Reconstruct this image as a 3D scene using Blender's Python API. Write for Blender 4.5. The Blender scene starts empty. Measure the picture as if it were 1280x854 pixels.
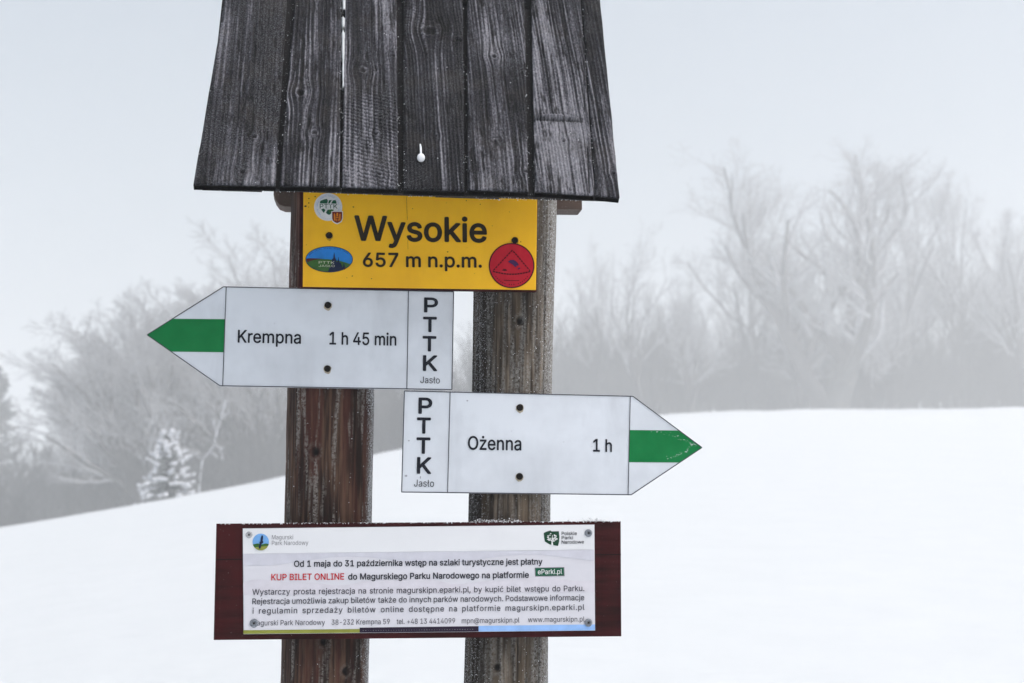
import bpy, math, random
import numpy as np
from mathutils import Vector, Matrix

scene = bpy.context.scene
COL = scene.collection
R = math.radians

# ------------------------------------------------------------------ camera
EYE = 1.60
PITCH = R(7.8)
FPX = 1780.0                      # focal length in pixels of the 1280 wide frame
CAM = np.array([0.0, 0.0, EYE])
cam_d = bpy.data.cameras.new('camera')
cam = bpy.data.objects.new('camera', cam_d)
COL.objects.link(cam)
cam.location = (0, 0, EYE)
cam.rotation_euler = (math.pi / 2 + PITCH, 0, 0)
cam_d.sensor_width = 36.0
cam_d.lens = 36.0 * FPX / 1280.0
cam_d.clip_start = 0.05
cam_d.clip_end = 2000
cam_d.dof.use_dof = True
cam_d.dof.focus_distance = 2.28
cam_d.dof.aperture_fstop = 7.1
scene.camera = cam

# ------------------------------------------------------------------ sky, sun, exposure
SUN_EL, SUN_AZ = R(55), R(112)     # azimuth clockwise from +Y: high, to the right
world = bpy.data.worlds.new('World')
scene.world = world
world.use_nodes = True
wn = world.node_tree
wn.nodes.clear()
w_out = wn.nodes.new('ShaderNodeOutputWorld')
w_bg = wn.nodes.new('ShaderNodeBackground')
w_sky = wn.nodes.new('ShaderNodeTexSky')
w_sky.sky_type = 'NISHITA'
w_sky.sun_disc = False
w_sky.sun_elevation = SUN_EL
w_sky.sun_rotation = SUN_AZ
w_sky.air_density = 1.0
w_sky.dust_density = 6.0
w_sky.ozone_density = 1.0
w_hs = wn.nodes.new('ShaderNodeHueSaturation')   # an overcast sky has lost nearly all its blue
w_hs.inputs['Saturation'].default_value = 0.62
w_hs.inputs['Hue'].default_value = 0.482
w_bg.inputs['Strength'].default_value = 0.15
wn.links.new(w_sky.outputs[0], w_hs.inputs['Color'])
wn.links.new(w_hs.outputs[0], w_bg.inputs['Color'])
wn.links.new(w_bg.outputs[0], w_out.inputs['Surface'])

sun_d = bpy.data.lights.new('sun', 'SUN')
sun_d.energy = 1.0
sun_d.angle = R(45)
sun_d.color = (1.0, 0.995, 0.98)
sun = bpy.data.objects.new('sun', sun_d)
COL.objects.link(sun)
sdir = Vector((math.sin(SUN_AZ) * math.cos(SUN_EL), math.cos(SUN_AZ) * math.cos(SUN_EL), math.sin(SUN_EL)))
sun.rotation_euler = sdir.to_track_quat('Z', 'Y').to_euler()
sun.location = (20, -30, 40)

vs = scene.view_settings
vs.view_transform = 'Standard'
vs.look = 'None'
vs.gamma = 1.0
vs.use_curve_mapping = False
vs.exposure = 0.32
scene.cycles.volume_bounces = 3
scene.cycles.max_bounces = 8
scene.cycles.use_denoising = True

# ------------------------------------------------------------------ helpers
def tag(o, label=None, cat=None, group=None, kind=None):
    if label: o['label'] = label
    if cat: o['category'] = cat
    if group: o['group'] = group
    if kind: o['kind'] = kind
    return o

def link(name, me, mat=None, parent=None):
    o = bpy.data.objects.new(name, me)
    COL.objects.link(o)
    if mat is not None and me is not None:
        for m in (mat if isinstance(mat, (list, tuple)) else [mat]):
            me.materials.append(m)
    if parent is not None:
        o.parent = parent
    return o

def mesh_np(name, verts, faces, smooth=False):
    """verts (n,3) array, faces (m,k) array or list of tuples"""
    me = bpy.data.meshes.new(name)
    verts = np.asarray(verts, dtype=np.float32)
    if isinstance(faces, np.ndarray):
        m, k = faces.shape
        me.vertices.add(len(verts)); me.vertices.foreach_set('co', verts.ravel())
        me.loops.add(m * k); me.loops.foreach_set('vertex_index', faces.astype(np.int32).ravel())
        me.polygons.add(m)
        me.polygons.foreach_set('loop_start', np.arange(0, m * k, k, dtype=np.int32))
        me.update(calc_edges=True)
    else:
        me.from_pydata([tuple(float(c) for c in v) for v in verts], [], [tuple(f) for f in faces])
    if smooth:
        me.polygons.foreach_set('use_smooth', np.ones(len(me.polygons), dtype=bool))
    me.update()
    return me

def empty(name, loc=(0, 0, 0), rz=0.0):
    o = bpy.data.objects.new(name, None)
    o.empty_display_size = 0.05
    COL.objects.link(o)
    o.location = loc
    o.rotation_euler = (0, 0, rz)
    return o

def add_attr(me, name, arr):
    a = me.attributes.new(name, 'FLOAT', 'POINT')
    a.data.foreach_set('value', np.asarray(arr, dtype=np.float32))

# --- value noise in numpy
def _h(ix, iy, iz, seed):
    n = (ix.astype(np.int64) * 374761393 + iy.astype(np.int64) * 668265263 + iz.astype(np.int64) * 2147483647 + seed * 974711) & 0xffffffff
    n = ((n ^ (n >> 13)) * 1274126177) & 0xffffffff
    n = ((n ^ (n >> 16)) * 2246822519) & 0xffffffff
    return ((n ^ (n >> 15)) & 0xffffff) / float(0xffffff)

def vnoise(x, y, z=None, seed=0):
    x = np.asarray(x, float); y = np.asarray(y, float)
    z = np.zeros_like(x) if z is None else np.asarray(z, float)
    x, y, z = np.broadcast_arrays(x, y, z)
    ix, iy, iz = np.floor(x), np.floor(y), np.floor(z)
    fx, fy, fz = x - ix, y - iy, z - iz
    fx, fy, fz = [f * f * (3 - 2 * f) for f in (fx, fy, fz)]
    out = 0
    for dx in (0, 1):
        for dy in (0, 1):
            for dz in (0, 1):
                w = (fx if dx else 1 - fx) * (fy if dy else 1 - fy) * (fz if dz else 1 - fz)
                out = out + w * _h(ix + dx, iy + dy, iz + dz, seed)
    return out

def fbm(x, y, z=None, seed=0, octv=4, gain=0.5):
    a, s, t, f = 1.0, 0.0, 0.0, 1.0
    for k in range(octv):
        s = s + a * vnoise(np.asarray(x) * f, np.asarray(y) * f, None if z is None else np.asarray(z) * f, seed + 17 * k)
        t += a; a *= gain; f *= 2.03
    return s / t

def sstep(a, b, x):
    t = np.clip((np.asarray(x, float) - a) / (b - a), 0, 1)
    return t * t * (3 - 2 * t)

# --- node material helper
class NT:
    def __init__(self, name):
        self.m = bpy.data.materials.new(name)
        self.m.use_nodes = True
        self.t = self.m.node_tree
        self.t.nodes.clear()
        self.out = self.t.nodes.new('ShaderNodeOutputMaterial')
        self.b = self.t.nodes.new('ShaderNodeBsdfPrincipled')
        self.t.links.new(self.b.outputs[0], self.out.inputs['Surface'])
    def n(self, typ, **kw):
        nd = self.t.nodes.new(typ)
        for k, v in kw.items():
            if k in nd.inputs: nd.inputs[k].default_value = v
            else: setattr(nd, k, v)
        return nd
    def l(self, a, b): self.t.links.new(a, b)
    def attr(self, name): return self.n('ShaderNodeAttribute', attribute_name=name).outputs['Fac']
    def obj(self, scale=(1, 1, 1)):
        tc = self.n('ShaderNodeTexCoord'); mp = self.n('ShaderNodeMapping')
        mp.inputs['Scale'].default_value = scale
        self.l(tc.outputs['Object'], mp.inputs['Vector']); return mp.outputs[0]
    def noise(self, scale, detail=3, rough=0.55, sc=(1, 1, 1)):
        nd = self.n('ShaderNodeTexNoise'); nd.inputs['Scale'].default_value = scale
        nd.inputs['Detail'].default_value = detail; nd.inputs['Roughness'].default_value = rough
        self.l(self.obj(sc), nd.inputs['Vector']); return nd.outputs['Fac']
    def ramp(self, fac, stops):
        r = self.n('ShaderNodeValToRGB'); e = r.color_ramp.elements
        while len(e) < len(stops): e.new(0.5)
        for i, (p, c) in enumerate(stops):
            e[i].position = p; e[i].color = (c, c, c, 1) if isinstance(c, (int, float)) else (*c, 1)
        self.l(fac, r.inputs[0]); return r.outputs[0]
    def mix(self, fac, a, b):
        nd = self.n('ShaderNodeMix', data_type='RGBA')
        for s, v in ((0, fac), (6, a), (7, b)):
            if hasattr(v, 'links') or hasattr(v, 'is_linked'): self.l(v, nd.inputs[s])
            else: nd.inputs[s].default_value = v if s == 0 else (*v, 1)
        return nd.outputs[2]
    def math(self, op, a, b=0.0):
        nd = self.n('ShaderNodeMath', operation=op)
        for i, v in enumerate((a, b)):
            if hasattr(v, 'is_linked'): self.l(v, nd.inputs[i])
            else: nd.inputs[i].default_value = v
        return nd.outputs[0]
    def bump(self, h, strength, dist):
        nd = self.n('ShaderNodeBump'); nd.inputs['Strength'].default_value = strength
        nd.inputs['Distance'].default_value = dist
        self.l(h, nd.inputs['Height']); self.l(nd.outputs[0], self.b.inputs['Normal'])
    def color(self, c): self.l(c, self.b.inputs['Base Color'])
    def set(self, **kw):
        for k, v in kw.items(): self.b.inputs[k.replace('_', ' ')].default_value = v
        return self

def plain(name, col, rough=0.5, var=0.08, scale=60, spec=0.05):
    """printed or painted surface with a little unevenness of its own"""
    m = NT(name)
    f = m.noise(scale, 4)
    hi = tuple(min(1, c * (1 + var) + 0.004) for c in col); lo = tuple(c * (1 - var) for c in col)
    m.color(m.mix(m.ramp(f, [(0.3, 0.0), (0.7, 1.0)]), lo, hi))
    m.set(Roughness=rough, Specular_IOR_Level=spec)
    return m.m

# ------------------------------------------------------------------ pixel rays (1280 x 854 photograph)
cP, sP = math.cos(PITCH), math.sin(PITCH)
def ray(px, py):
    a = (px - 640.0) / FPX; b = (427.0 - py) / FPX
    return np.array([a, cP - b * sP, sP + b * cP])
def slope_of(px, py):              # lateral x/y and height z/y of a ray
    d = ray(px, py); return d[0] / d[1], d[2] / d[1]

# ------------------------------------------------------------------ terrain
_cp = [(-900, 720, 18), (-300, 700, 19), (0, 661, 20), (100, 644, 20), (200, 627, 21), (300, 607, 22), (350, 597, 23),
       (480, 564, 28), (620, 540, 36), (760, 526, 42), (850, 519, 45), (1000, 513, 48), (1280, 511, 50), (1600, 512, 50), (2600, 520, 50)]
_A = np.array([slope_of(p, y)[0] for p, y, r in _cp])
_T = np.array([slope_of(p, y)[1] for p, y, r in _cp])
FAR = 2.2                          # metres per unit of the first rough distance plan
_R = np.array([r for p, y, r in _cp], float) * FAR
_fa = np.linspace(_A[0], _A[-1], 400)
def _smooth(v):
    f = np.interp(_fa, _A, v); k = np.hanning(25); k /= k.sum()
    return np.convolve(np.pad(f, 12, mode='edge'), k, 'valid')
_FT, _FR = _smooth(_T), _smooth(_R)
def terrain(x, y):
    x = np.asarray(x, float); y = np.asarray(y, float)
    a = x / np.maximum(y, 7.0)
    T = np.interp(a, _fa, _FT); Rr = np.interp(a, _fa, _FR)
    q = -EYE / Rr ** 2; p = T + 2 * EYE / Rr
    e = 1.55 * Rr
    r1 = np.clip(y, -30, None); r1 = np.minimum(r1, e)
    zz = p * r1 + q * np.where(r1 > 0, r1, 0) ** 2
    over = np.maximum(y - e, 0)
    sl = p + 2 * q * e
    zz = zz + sl * 60 * (1 - np.exp(-over / 60))
    far = sstep(1.0, 6.0, y)
    zz = zz + far * (0.22 * (fbm(x * 0.06, y * 0.06, seed=3, octv=3) - 0.5) + 0.05 * (fbm(x * 0.5, y * 0.5, seed=5, octv=3) - 0.5) + sstep(50, 90, y) * 0.55 * (fbm(x * 0.16, y * 0.10, seed=6, octv=4) - 0.5))
    return zz
def ground(x, y): return float(terrain(np.array([x]), np.array([y]))[0])

snow = NT('snow')
_f = snow.noise(2.5, 3); _g = snow.noise(220, 3)
snow.color(snow.mix(_f, (0.61, 0.642, 0.662), (0.655, 0.685, 0.705)))
_w = snow.noise(1.3, 4, 0.6, (0.45, 1.0, 1.0))   # wind ripples
snow.bump(snow.math('ADD', snow.math('MULTIPLY', _f, 0.5), snow.math('MULTIPLY', _w, 2.2)), 0.35, 0.06)
snow.set(Roughness=0.75, Specular_IOR_Level=0.25)
SNOW = snow.m

def axis(lo, hi, n, k):
    t = np.linspace(np.arcsinh(lo / k), np.arcsinh(hi / k), n); return np.sinh(t) * k
gx = axis(-420, 420, 420, 14); gy = axis(-90, 620, 460, 9)
GX, GY = np.meshgrid(gx, gy)
GZ = terrain(GX.ravel(), GY.ravel())
gi = np.arange(len(gx) * len(gy)).reshape(len(gy), len(gx))
gf = np.stack([gi[:-1, :-1], gi[:-1, 1:], gi[1:, 1:], gi[1:, :-1]], -1).reshape(-1, 4)
tag(link('snow_ground', mesh_np('snow_ground', np.stack([GX.ravel(), GY.ravel(), GZ], -1), gf, True), SNOW), kind='structure')

# ------------------------------------------------------------------ haze
HZ0, HZ1 = float(GZ.min()) - 1.0, 52.0
bx0, bx1, by0, by1 = -435, 435, -100, 640
hv = [(x, y, z) for z in (HZ0, HZ1) for y in (by0, by1) for x in (bx0, bx1)]
hf = [(0, 2, 3, 1), (4, 5, 7, 6), (0, 1, 5, 4), (2, 6, 7, 3), (0, 4, 6, 2), (1, 3, 7, 5)]
hm = bpy.data.materials.new('haze'); hm.use_nodes = True
ht = hm.node_tree; ht.nodes.clear()
ho = ht.nodes.new('ShaderNodeOutputMaterial'); hp = ht.nodes.new('ShaderNodeVolumePrincipled')
hp.inputs['Color'].default_value = (0.955, 0.975, 0.985, 1)
hp.inputs['Density'].default_value = 0.0060
hp.inputs['Anisotropy'].default_value = 0.2
ht.links.new(hp.outputs[0], ho.inputs['Volume'])
haze = tag(link('haze', mesh_np('haze', hv, hf), hm), kind='stuff')

# ------------------------------------------------------------------ trees
class TB:
    """collects tapered tubes"""
    def __init__(self): self.v = []; self.f = []; self.n = 0
    def tube(self, pts, rad, sides):
        pts = np.asarray(pts, float); k = len(pts)
        t = np.gradient(pts, axis=0); t /= np.linalg.norm(t, axis=1)[:, None] + 1e-9
        ref = np.where(np.abs(t[:, 2:3]) > 0.9, np.array([[1., 0, 0]]), np.array([[0, 0, 1.]]))
        u = np.cross(t, ref); u /= np.linalg.norm(u, axis=1)[:, None] + 1e-9
        w = np.cross(t, u)
        an = np.arange(sides) * 2 * math.pi / sides
        ring = pts[:, None, :] + np.asarray(rad)[:, None, None] * (np.cos(an)[None, :, None] * u[:, None, :] + np.sin(an)[None, :, None] * w[:, None, :])
        idx = self.n + np.arange(k * sides).reshape(k, sides)
        a = idx[:-1]; b = idx[1:]
        self.v.append(ring.reshape(-1, 3))
        self.f.append(np.stack([a, np.roll(a, -1, 1), np.roll(b, -1, 1), b], -1).reshape(-1, 4))
        self.n += k * sides
    def quads(self, q):             # q (m,4,3)
        m = len(q); self.v.append(q.reshape(-1, 3))
        self.f.append(self.n + np.arange(m * 4).reshape(m, 4)); self.n += m * 4
    def arrays(self): return np.concatenate(self.v), np.concatenate(self.f)

def grow(seed, height=12.0, trunk_r=0.26, split=0.25, spread=0.75, lean=(0, 0), levels=5, stems=1, kids=(7, 6, 6, 5), density=1.0, env=None):
    rg = np.random.default_rng(seed)
    tr, cr = TB(), TB()
    def branch(p, d, L, r0, lev):
        n = (12, 9, 7, 5, 3, 3)[lev]
        pts = [p]; dirs = [d]
        wob = (0.07, 0.11, 0.16, 0.22, 0.25, 0.25)[lev]
        trop = (0.05, 0.07, 0.05, 0.04, 0.0, 0.0)[lev]
        for i in range(n):
            d = d + rg.normal(0, wob, 3) + np.array([lean[0] * 0.02, lean[1] * 0.02, trop])
            d = d / np.linalg.norm(d)
            p = p + d * L / n
            pts.append(p); dirs.append(d)
            if env and i >= (1 if lev else 4):
                q_ = math.hypot(p[0], p[1]) / (env[0] * height); w_ = (p[2] / height - env[1]) / env[2]
                if q_ * q_ + w_ * w_ > 0.85 + 0.3 * rg.random(): break
        n = len(pts) - 1
        end = 0.25 if lev == 0 else 0.3
        rad = np.maximum(r0 * (1 - (1 - end) * np.linspace(0, 1, n + 1)), 0.0055)
        if lev == 0: rad[0] *= 1.35; rad[1] *= 1.08
        (tr if lev <= 1 else cr).tube(pts, rad, (8, 6, 4, 3, 3, 3)[lev])
        if lev >= levels - 1: return
        kn = int(round(kids[min(lev, len(kids) - 1)] * (0.8 + 0.4 * rg.random()) * (density if lev > 1 else 1)))
        t0 = split if lev == 0 else 0.18
        for c in range(kn):
            t = t0 + (1 - t0) * (c + rg.random()) / kn
            if lev == 0 and c == kn - 1: t = 1.0
            i = min(int(t * n), n - 1); fr = t * n - i
            pp = pts[i] * (1 - fr) + pts[i + 1] * fr
            dd = dirs[min(i + 1, n)]
            ax = rg.normal(0, 1, 3); ax -= dd * ax.dot(dd); ax /= np.linalg.norm(ax)
            ang = spread * (0.65 + 0.6 * rg.random()) * (1.0 if lev else (1.15 - 0.5 * t))
            nd = dd * math.cos(ang) + ax * math.sin(ang)
            nd = nd + np.array([lean[0] * 0.3, lean[1] * 0.3, 0.18 if lev < 3 else 0.05]); nd /= np.linalg.norm(nd)
            rl = r0 * (1 - (1 - end) * t)
            f = (0.62, 0.52, 0.5, 0.55, 0.6)[lev] * (1.15 - 0.55 * t if lev else 1.1 - 0.35 * t)
            branch(pp, nd, L * f * (0.75 + 0.5 * rg.random()), max(rl * (0.70 if lev < 2 else 0.5), 0.006), lev + 1)
    for s in range(stems):
        d0 = np.array([rg.normal(0, 0.12) + lean[0] * 0.35, rg.normal(0, 0.12), 1.0])
        if stems > 1: d0[:2] += 0.36 * np.array([math.cos(s * 2.2), math.sin(s * 2.2)])
        d0 /= np.linalg.norm(d0)
        branch(np.array([0.12 * s * math.cos(s * 2.2), 0.12 * s * math.sin(s * 2.2), -0.6]), d0, height * (0.72 if s == 0 else 0.6), trunk_r * (1 if s == 0 else 0.75), 0)
    tv, tf = tr.arrays(); cv, cf = cr.arrays()
    k = height / np.percentile(cv[:, 2], 99.5)
    return tv * k, tf, cv * k, cf

def bark(name, c0, c1, rime):
    m = NT(name)
    f = m.noise(9.0, 4, sc=(1, 1, 0.25)); g = m.noise(40.0, 3)
    base = m.mix(f, c0, c1)
    m.color(m.mix(m.ramp(g, [(0.62 - rime, 0.0), (0.80 - rime, 1.0)]), base, (0.70, 0.72, 0.76)))
    m.set(Roughness=0.9, Specular_IOR_Level=0.1)
    return m.m
BARK = bark('beech_bark', (0.045, 0.043, 0.043), (0.10, 0.095, 0.092), 0.02)
WOODT = bark('far_wood_bark', (0.030, 0.028, 0.030), (0.065, 0.062, 0.062), -0.06)
TWIG = bark('rimed_twigs', (0.06, 0.057, 0.055), (0.12, 0.115, 0.11), 0.19)
RIME = bark('thick_rime', (0.62, 0.64, 0.68), (0.75, 0.77, 0.80), 0.2)
NEEDLE = bark('spruce_needles', (0.030, 0.045, 0.035), (0.055, 0.070, 0.058), 0.05)

VAR = {}
def variant(key, **kw):
    tv, tf, cv, cf = grow(**kw)
    VAR[key] = (mesh_np(key + '_trunk', tv, tf, True), mesh_np(key + '_crown', cv, cf), kw['height'], (tv, tf, cv, cf))
    VAR[key][0].materials.append(BARK); VAR[key][1].materials.append(TWIG)
variant('vase', seed=6, height=15, trunk_r=0.5, split=0.16, spread=0.70, stems=2, kids=(11, 7, 7, 5), env=(0.50, 0.54, 0.49))
variant('round', seed=23, height=12, trunk_r=0.25, split=0.25, spread=0.75, kids=(12, 9, 7, 6), density=1.0, env=(0.36, 0.56, 0.48))
variant('slim', seed=35, height=11, trunk_r=0.19, split=0.28, spread=0.50, kids=(13, 7, 6, 5), density=1.0)
variant('fork', seed=47, height=10, trunk_r=0.2, split=0.2, spread=0.68, stems=2, kids=(9, 8, 7, 5), density=1.0)
variant('lean', seed=59, height=9, trunk_r=0.26, split=0.14, spread=0.66, lean=(-0.50, 0.0), stems=3, kids=(12, 9, 7, 6), density=1.0)
variant('brush', seed=71, height=5, trunk_r=0.07, split=0.06, spread=0.55, stems=5, kids=(9, 6, 5), levels=4, density=1.0)

def at_ground(px, Y):
    a = (px - 640.0) / FPX / (cP + 0.03 * sP)
    x = a * Y
    return x, Y, ground(x, Y)

def plant(key, px, top, Y, rz, label, name='bare_tree', cat='tree', group='bare trees in the fog', wide=1.0):
    Y = Y * FAR
    x, y, z = at_ground(px, Y)
    zt = EYE + Y * slope_of(px, top)[1]
    s = (zt - z) / VAR[key][2]
    t = empty(name, (x, y, z), rz); t.scale = (s * wide, s * wide, s)
    tag(t, label, cat, group)
    for nm, me in (('trunk', VAR[key][0]), ('crown', VAR[key][1])):
        o = bpy.data.objects.new(nm, me); COL.objects.link(o); o.parent = t
    return t

G1, G2 = 'bare trees in the fog right of the signpost', 'bare trees in the fog left of the signpost'
for a in [
    ('vase', 1036, 156, 52, 0.0, 'tallest bare tree of the right hand wood, several stems fanning into a wide crown', 1.5),
    ('slim', 803, 282, 49, 1.0, 'slender upright bare tree rising just right of the signpost roof'),
    ('fork', 866, 335, 52, 2.2, 'forked bare tree leaning out between the slender tree and the tallest tree'),
    ('round', 948, 225, 58, 0.2, 'faint bare tree directly left of the tallest tree, its crown half merged with it'),
    ('slim', 745, 300, 56, 2.9, 'faint narrow bare tree closest to the right post of the signpost'),
    ('round', 1128, 215, 60, 1.9, 'faint bare tree directly right of the tallest tree, behind its outer limbs', 0.9),
    ('round', 1205, 215, 60, 3.6, 'broad pale bare tree second from the right edge of the photo', 0.8),
    ('round', 1282, 265, 54, 4.4, 'bare tree cut off by the right edge of the photo'),
    ('fork', 1000, 345, 54, 5.2, 'low bare tree at the foot of the tallest tree, on its left'),
    ('fork', 1100, 360, 53, 0.9, 'low bare tree at the foot of the tallest tree, on its right')]:
    plant(*a[:6], group=G1, wide=a[6] if len(a) > 6 else 1.0)
for a in [
    ('lean', 330, 300, 36, 0.15, 'large bare tree behind the left pointing arrow sign, limbs leaning left', 1.15),
    ('lean', 256, 296, 40, -0.3, 'bare leaning tree whose crown shows above the green arrow tip', 1.25),
    ('lean', 196, 368, 34, 0.2, 'low bare tree with long frosted limbs reaching far left over the slope', 1.5),
    ('round', 345, 335, 44, 1.2, 'faint bare tree close beside the left post of the signpost'),
    ('fork', 430, 420, 46, 2.0, 'bare tree hidden mostly behind the two posts')]:
    plant(*a[:6], group=G2, wide=a[6] if len(a) > 6 else 1.0)

# spruces
def spruce(seed, H, base_r, whorls, rime=False, droop=0.35, fine=1.0):
    rg = np.random.default_rng(seed)
    tk, cw, rm = TB(), TB(), TB()
    tk.tube([(0, 0, -0.3), (0, 0, H * 0.5), (0, 0, H * 0.98)], np.array([0.03, 0.018, 0.003]) * H * 0.6, 7)
    for w in range(whorls):
        f = (w + rg.random() * 0.95) / whorls
        z = H * (0.04 + 0.95 * f); Lr = base_r * (1 - f) ** 0.85 * (0.8 + 0.35 * rg.random()) + 0.03 * H
        nb = int(6 + 5 * (1 - f))
        for b in range(nb):
            az = 2 * math.pi * (b + rg.random() * 0.8) / nb
            L = Lr * (0.65 + 0.5 * rg.random()); zb = z + rg.normal(0, 0.032 * H)
            up = 0.5 * f + 0.1
            t = np.linspace(0, 1, 7)
            rr = L * t; zz = zb + L * (up * t - droop * (1.0 - f) * t ** 1.6 + 0.18 * t ** 3)
            pts = np.stack([rr * math.cos(az), rr * math.sin(az), zz], -1)
            cw.tube(pts, 0.006 * H * (1 - 0.8 * t) * 0.35 + 0.001 * H, 3)
            m = int(26 * fine)
            tt = rg.random(m) ** 0.8
            base = np.stack([np.interp(tt, t, pts[:, i]) for i in range(3)], -1)
            side = np.where(rg.random(m) < 0.5, 1, -1)
            dirv = np.stack([math.cos(az) * 0.7 - math.sin(az) * side * 0.9, math.sin(az) * 0.7 + math.cos(az) * side * 0.9, rg.normal(-0.25, 0.25, m)], -1)
            dirv /= np.linalg.norm(dirv, axis=1)[:, None]
            ln = (0.05 * H * (0.5 + rg.random(m)) * (1.15 - 0.6 * tt))[:, None] * (0.5 + 0.5 * L / (base_r + 0.03 * H))
            wv = np.stack([rg.normal(0, 1, m), rg.normal(0, 1, m), rg.normal(0, 1, m)], -1)
            wv -= dirv * (wv * dirv).sum(1)[:, None]; wv /= np.linalg.norm(wv, axis=1)[:, None]
            ww = 0.008 * H
            q = np.stack([base - wv * ww * .6, base + dirv * ln - wv * ww * .3, base + dirv * ln + wv * ww * .3, base + wv * ww * .6], 1)
            cw.quads(q)
            if rime:
                sel = (tt > 0.66 + 0.2 * rg.random()) if rg.random() < 0.8 else (tt > 0.35)
                for bp, dv, l_ in zip(base[sel], dirv[sel], ln[sel]):
                    e = bp + dv * l_ * 0.8
                    r_ = 0.0165 * H * (0.4 + 1.2 * rg.random() ** 1.5)
                    rm.tube([bp + dv * l_ * 0.1, bp + dv * l_ * 0.5 + np.array([0, 0, r_ * .3]), e, e + dv * l_ * 0.25], np.array([r_ * .4, r_, r_ * 1.1, r_ * .2]), 5)
    return tk.arrays(), cw.arrays(), (rm.arrays() if rime else None)

def place_spruce(data, H, px, top, Y, label, group=None, rz=0.0, sink=0.0):
    Y = Y * FAR; sink = sink * FAR
    x, y, z = at_ground(px, Y); z -= sink
    s = (EYE + Y * slope_of(px, top)[1] - z) / H
    t = empty('spruce_tree', (x, y, z), rz); t.scale = (s, s, s); tag(t, label, 'tree', group)
    for nm, d, m in (('trunk', data[0], BARK), ('crown', data[1], NEEDLE), ('rime', data[2], RIME)):
        if d is None: continue
        if isinstance(d, tuple): d = mesh_np('spruce_' + nm, *d)
        if not d.materials: d.materials.append(m)
        o = bpy.data.objects.new(nm, d); COL.objects.link(o); o.parent = t
        if nm == 'rime': o['kind'] = 'stuff'
    return t
sd = spruce(5, 10.0, 2.3, 26, False, 0.5, 1.3)
sd = (mesh_np('spruce_trunk', *sd[0]), mesh_np('spruce_crown', *sd[1]), None)
place_spruce(sd, 10.0, -2, 462, 52, 'tall dark spruce cut off by the left edge of the photo', 'spruces in the fog', 0.3)
place_spruce(sd, 10.0, 62, 556, 54, 'lower spruce right of the tall spruce at the left edge', 'spruces in the fog', 1.9)
place_spruce(sd, 10.0, 130, 520, 43, 'faint spruce half hidden by the long limbs of the low bare tree', 'spruces in the fog', 2.9)
place_spruce(spruce(8, 1.2, 0.56, 17, True, 0.62, 1.6), 1.2, 213, 540, 21.5, 'small young spruce tipped with white rime on the snow crest', None, 0.7, 0.12)

# rimed bare sapling, white against the dark wood
def sapling():
    rg = np.random.default_rng(4)
    Y = 22.0 * FAR; mid = at_ground(262, Y)
    tr, rm = TB(), TB()
    def at(px, py): return np.array([(px - 262.0) / FPX * Y, 0.0, EYE + Y * slope_of(px, py)[1] - mid[2]])
    lines = [[(252, 640), (253, 600), (256, 574), (264, 566), (270, 556), (273, 540), (277, 525), (281, 512), (285, 501)],
             [(270, 556), (276, 560), (279, 568), (280, 577)], [(264, 566), (271, 568), (276, 574)], [(273, 540), (268, 532), (266, 524)],
             [(277, 525), (284, 518), (288, 513)], [(256, 574), (249, 571), (246, 566)], [(281, 512), (279, 506), (280, 500)], [(276, 560), (283, 561)]]
    for k, ln in enumerate(lines):
        pts = np.array([at(*p) for p in ln]); n = len(pts)
        pts[:, 1] += np.linspace(0, rg.normal(0, 0.15), n)
        r0 = (0.008 if k == 0 else 0.005) * FAR
        tr.tube(pts, np.linspace(r0, 0.004 * FAR, n), 5)
        t = np.linspace(0, n - 1, n * 7)
        pp = np.stack([np.interp(t, np.arange(n), pts[:, i]) for i in range(3)], -1)
        pp = pp[(pp[:, 2] > pts[:, 2].min() + (0.55 if k == 0 else 0))]
        if len(pp) > 2:
            rr = FAR * np.clip((0.008 if k == 0 else 0.006) + rg.normal(0, 0.0035, len(pp)), 0.003, 0.025); rr[0] = rr[-1] = 0.006
            rm.tube(pp + FAR * np.array([0.004, -0.003, 0.003]), rr, 6)
    t = tag(empty('sapling', mid), 'bare forked sapling coated in white rime beside the small frosted spruce', 'tree')
    link('trunk', mesh_np('sapling_trunk', *tr.arrays(), True), BARK, t)
    link('rime', mesh_np('sapling_rime', *rm.arrays(), True), RIME, t)
sapling()

# the far wood that reads as one grey mass
def merge(items):
    V, F, n = [], [], 0
    for (vv, ff), x, y, z, s, rz, wd in items:
        c, si = math.cos(rz) * s * wd, math.sin(rz) * s * wd
        V.append(np.stack([vv[:, 0] * c - vv[:, 1] * si + x, vv[:, 0] * si + vv[:, 1] * c + y, vv[:, 2] * s + z], -1))
        F.append(ff + n); n += len(vv)
    return np.concatenate(V), np.concatenate(F)
rgw = np.random.default_rng(99)
def thin(v, f, keep):               # keep only some of a crown's far twigs
    m = len(f); k = rgw.random((m + 3 * 4) // 4)
    return v, f[np.repeat(k < keep, 4)[:m]]
CH = {}
for key, kk in (('lowround', dict(seed=131, height=10, trunk_r=0.2, split=0.12, spread=0.7, kids=(12, 7, 6), levels=4)),
                ('lowslim', dict(seed=132, height=10, trunk_r=0.15, split=0.15, spread=0.5, kids=(13, 6, 5), levels=4)),
                ('lowbrush', dict(seed=133, height=4, trunk_r=0.07, split=0.05, spread=0.6, stems=6, kids=(9, 8, 5), levels=4))):
    tv, tf, cv, cf = grow(**kk)
    CH[key] = (np.concatenate([tv, cv]), np.concatenate([tf, cf + len(tv)]), kk['height'])
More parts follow.
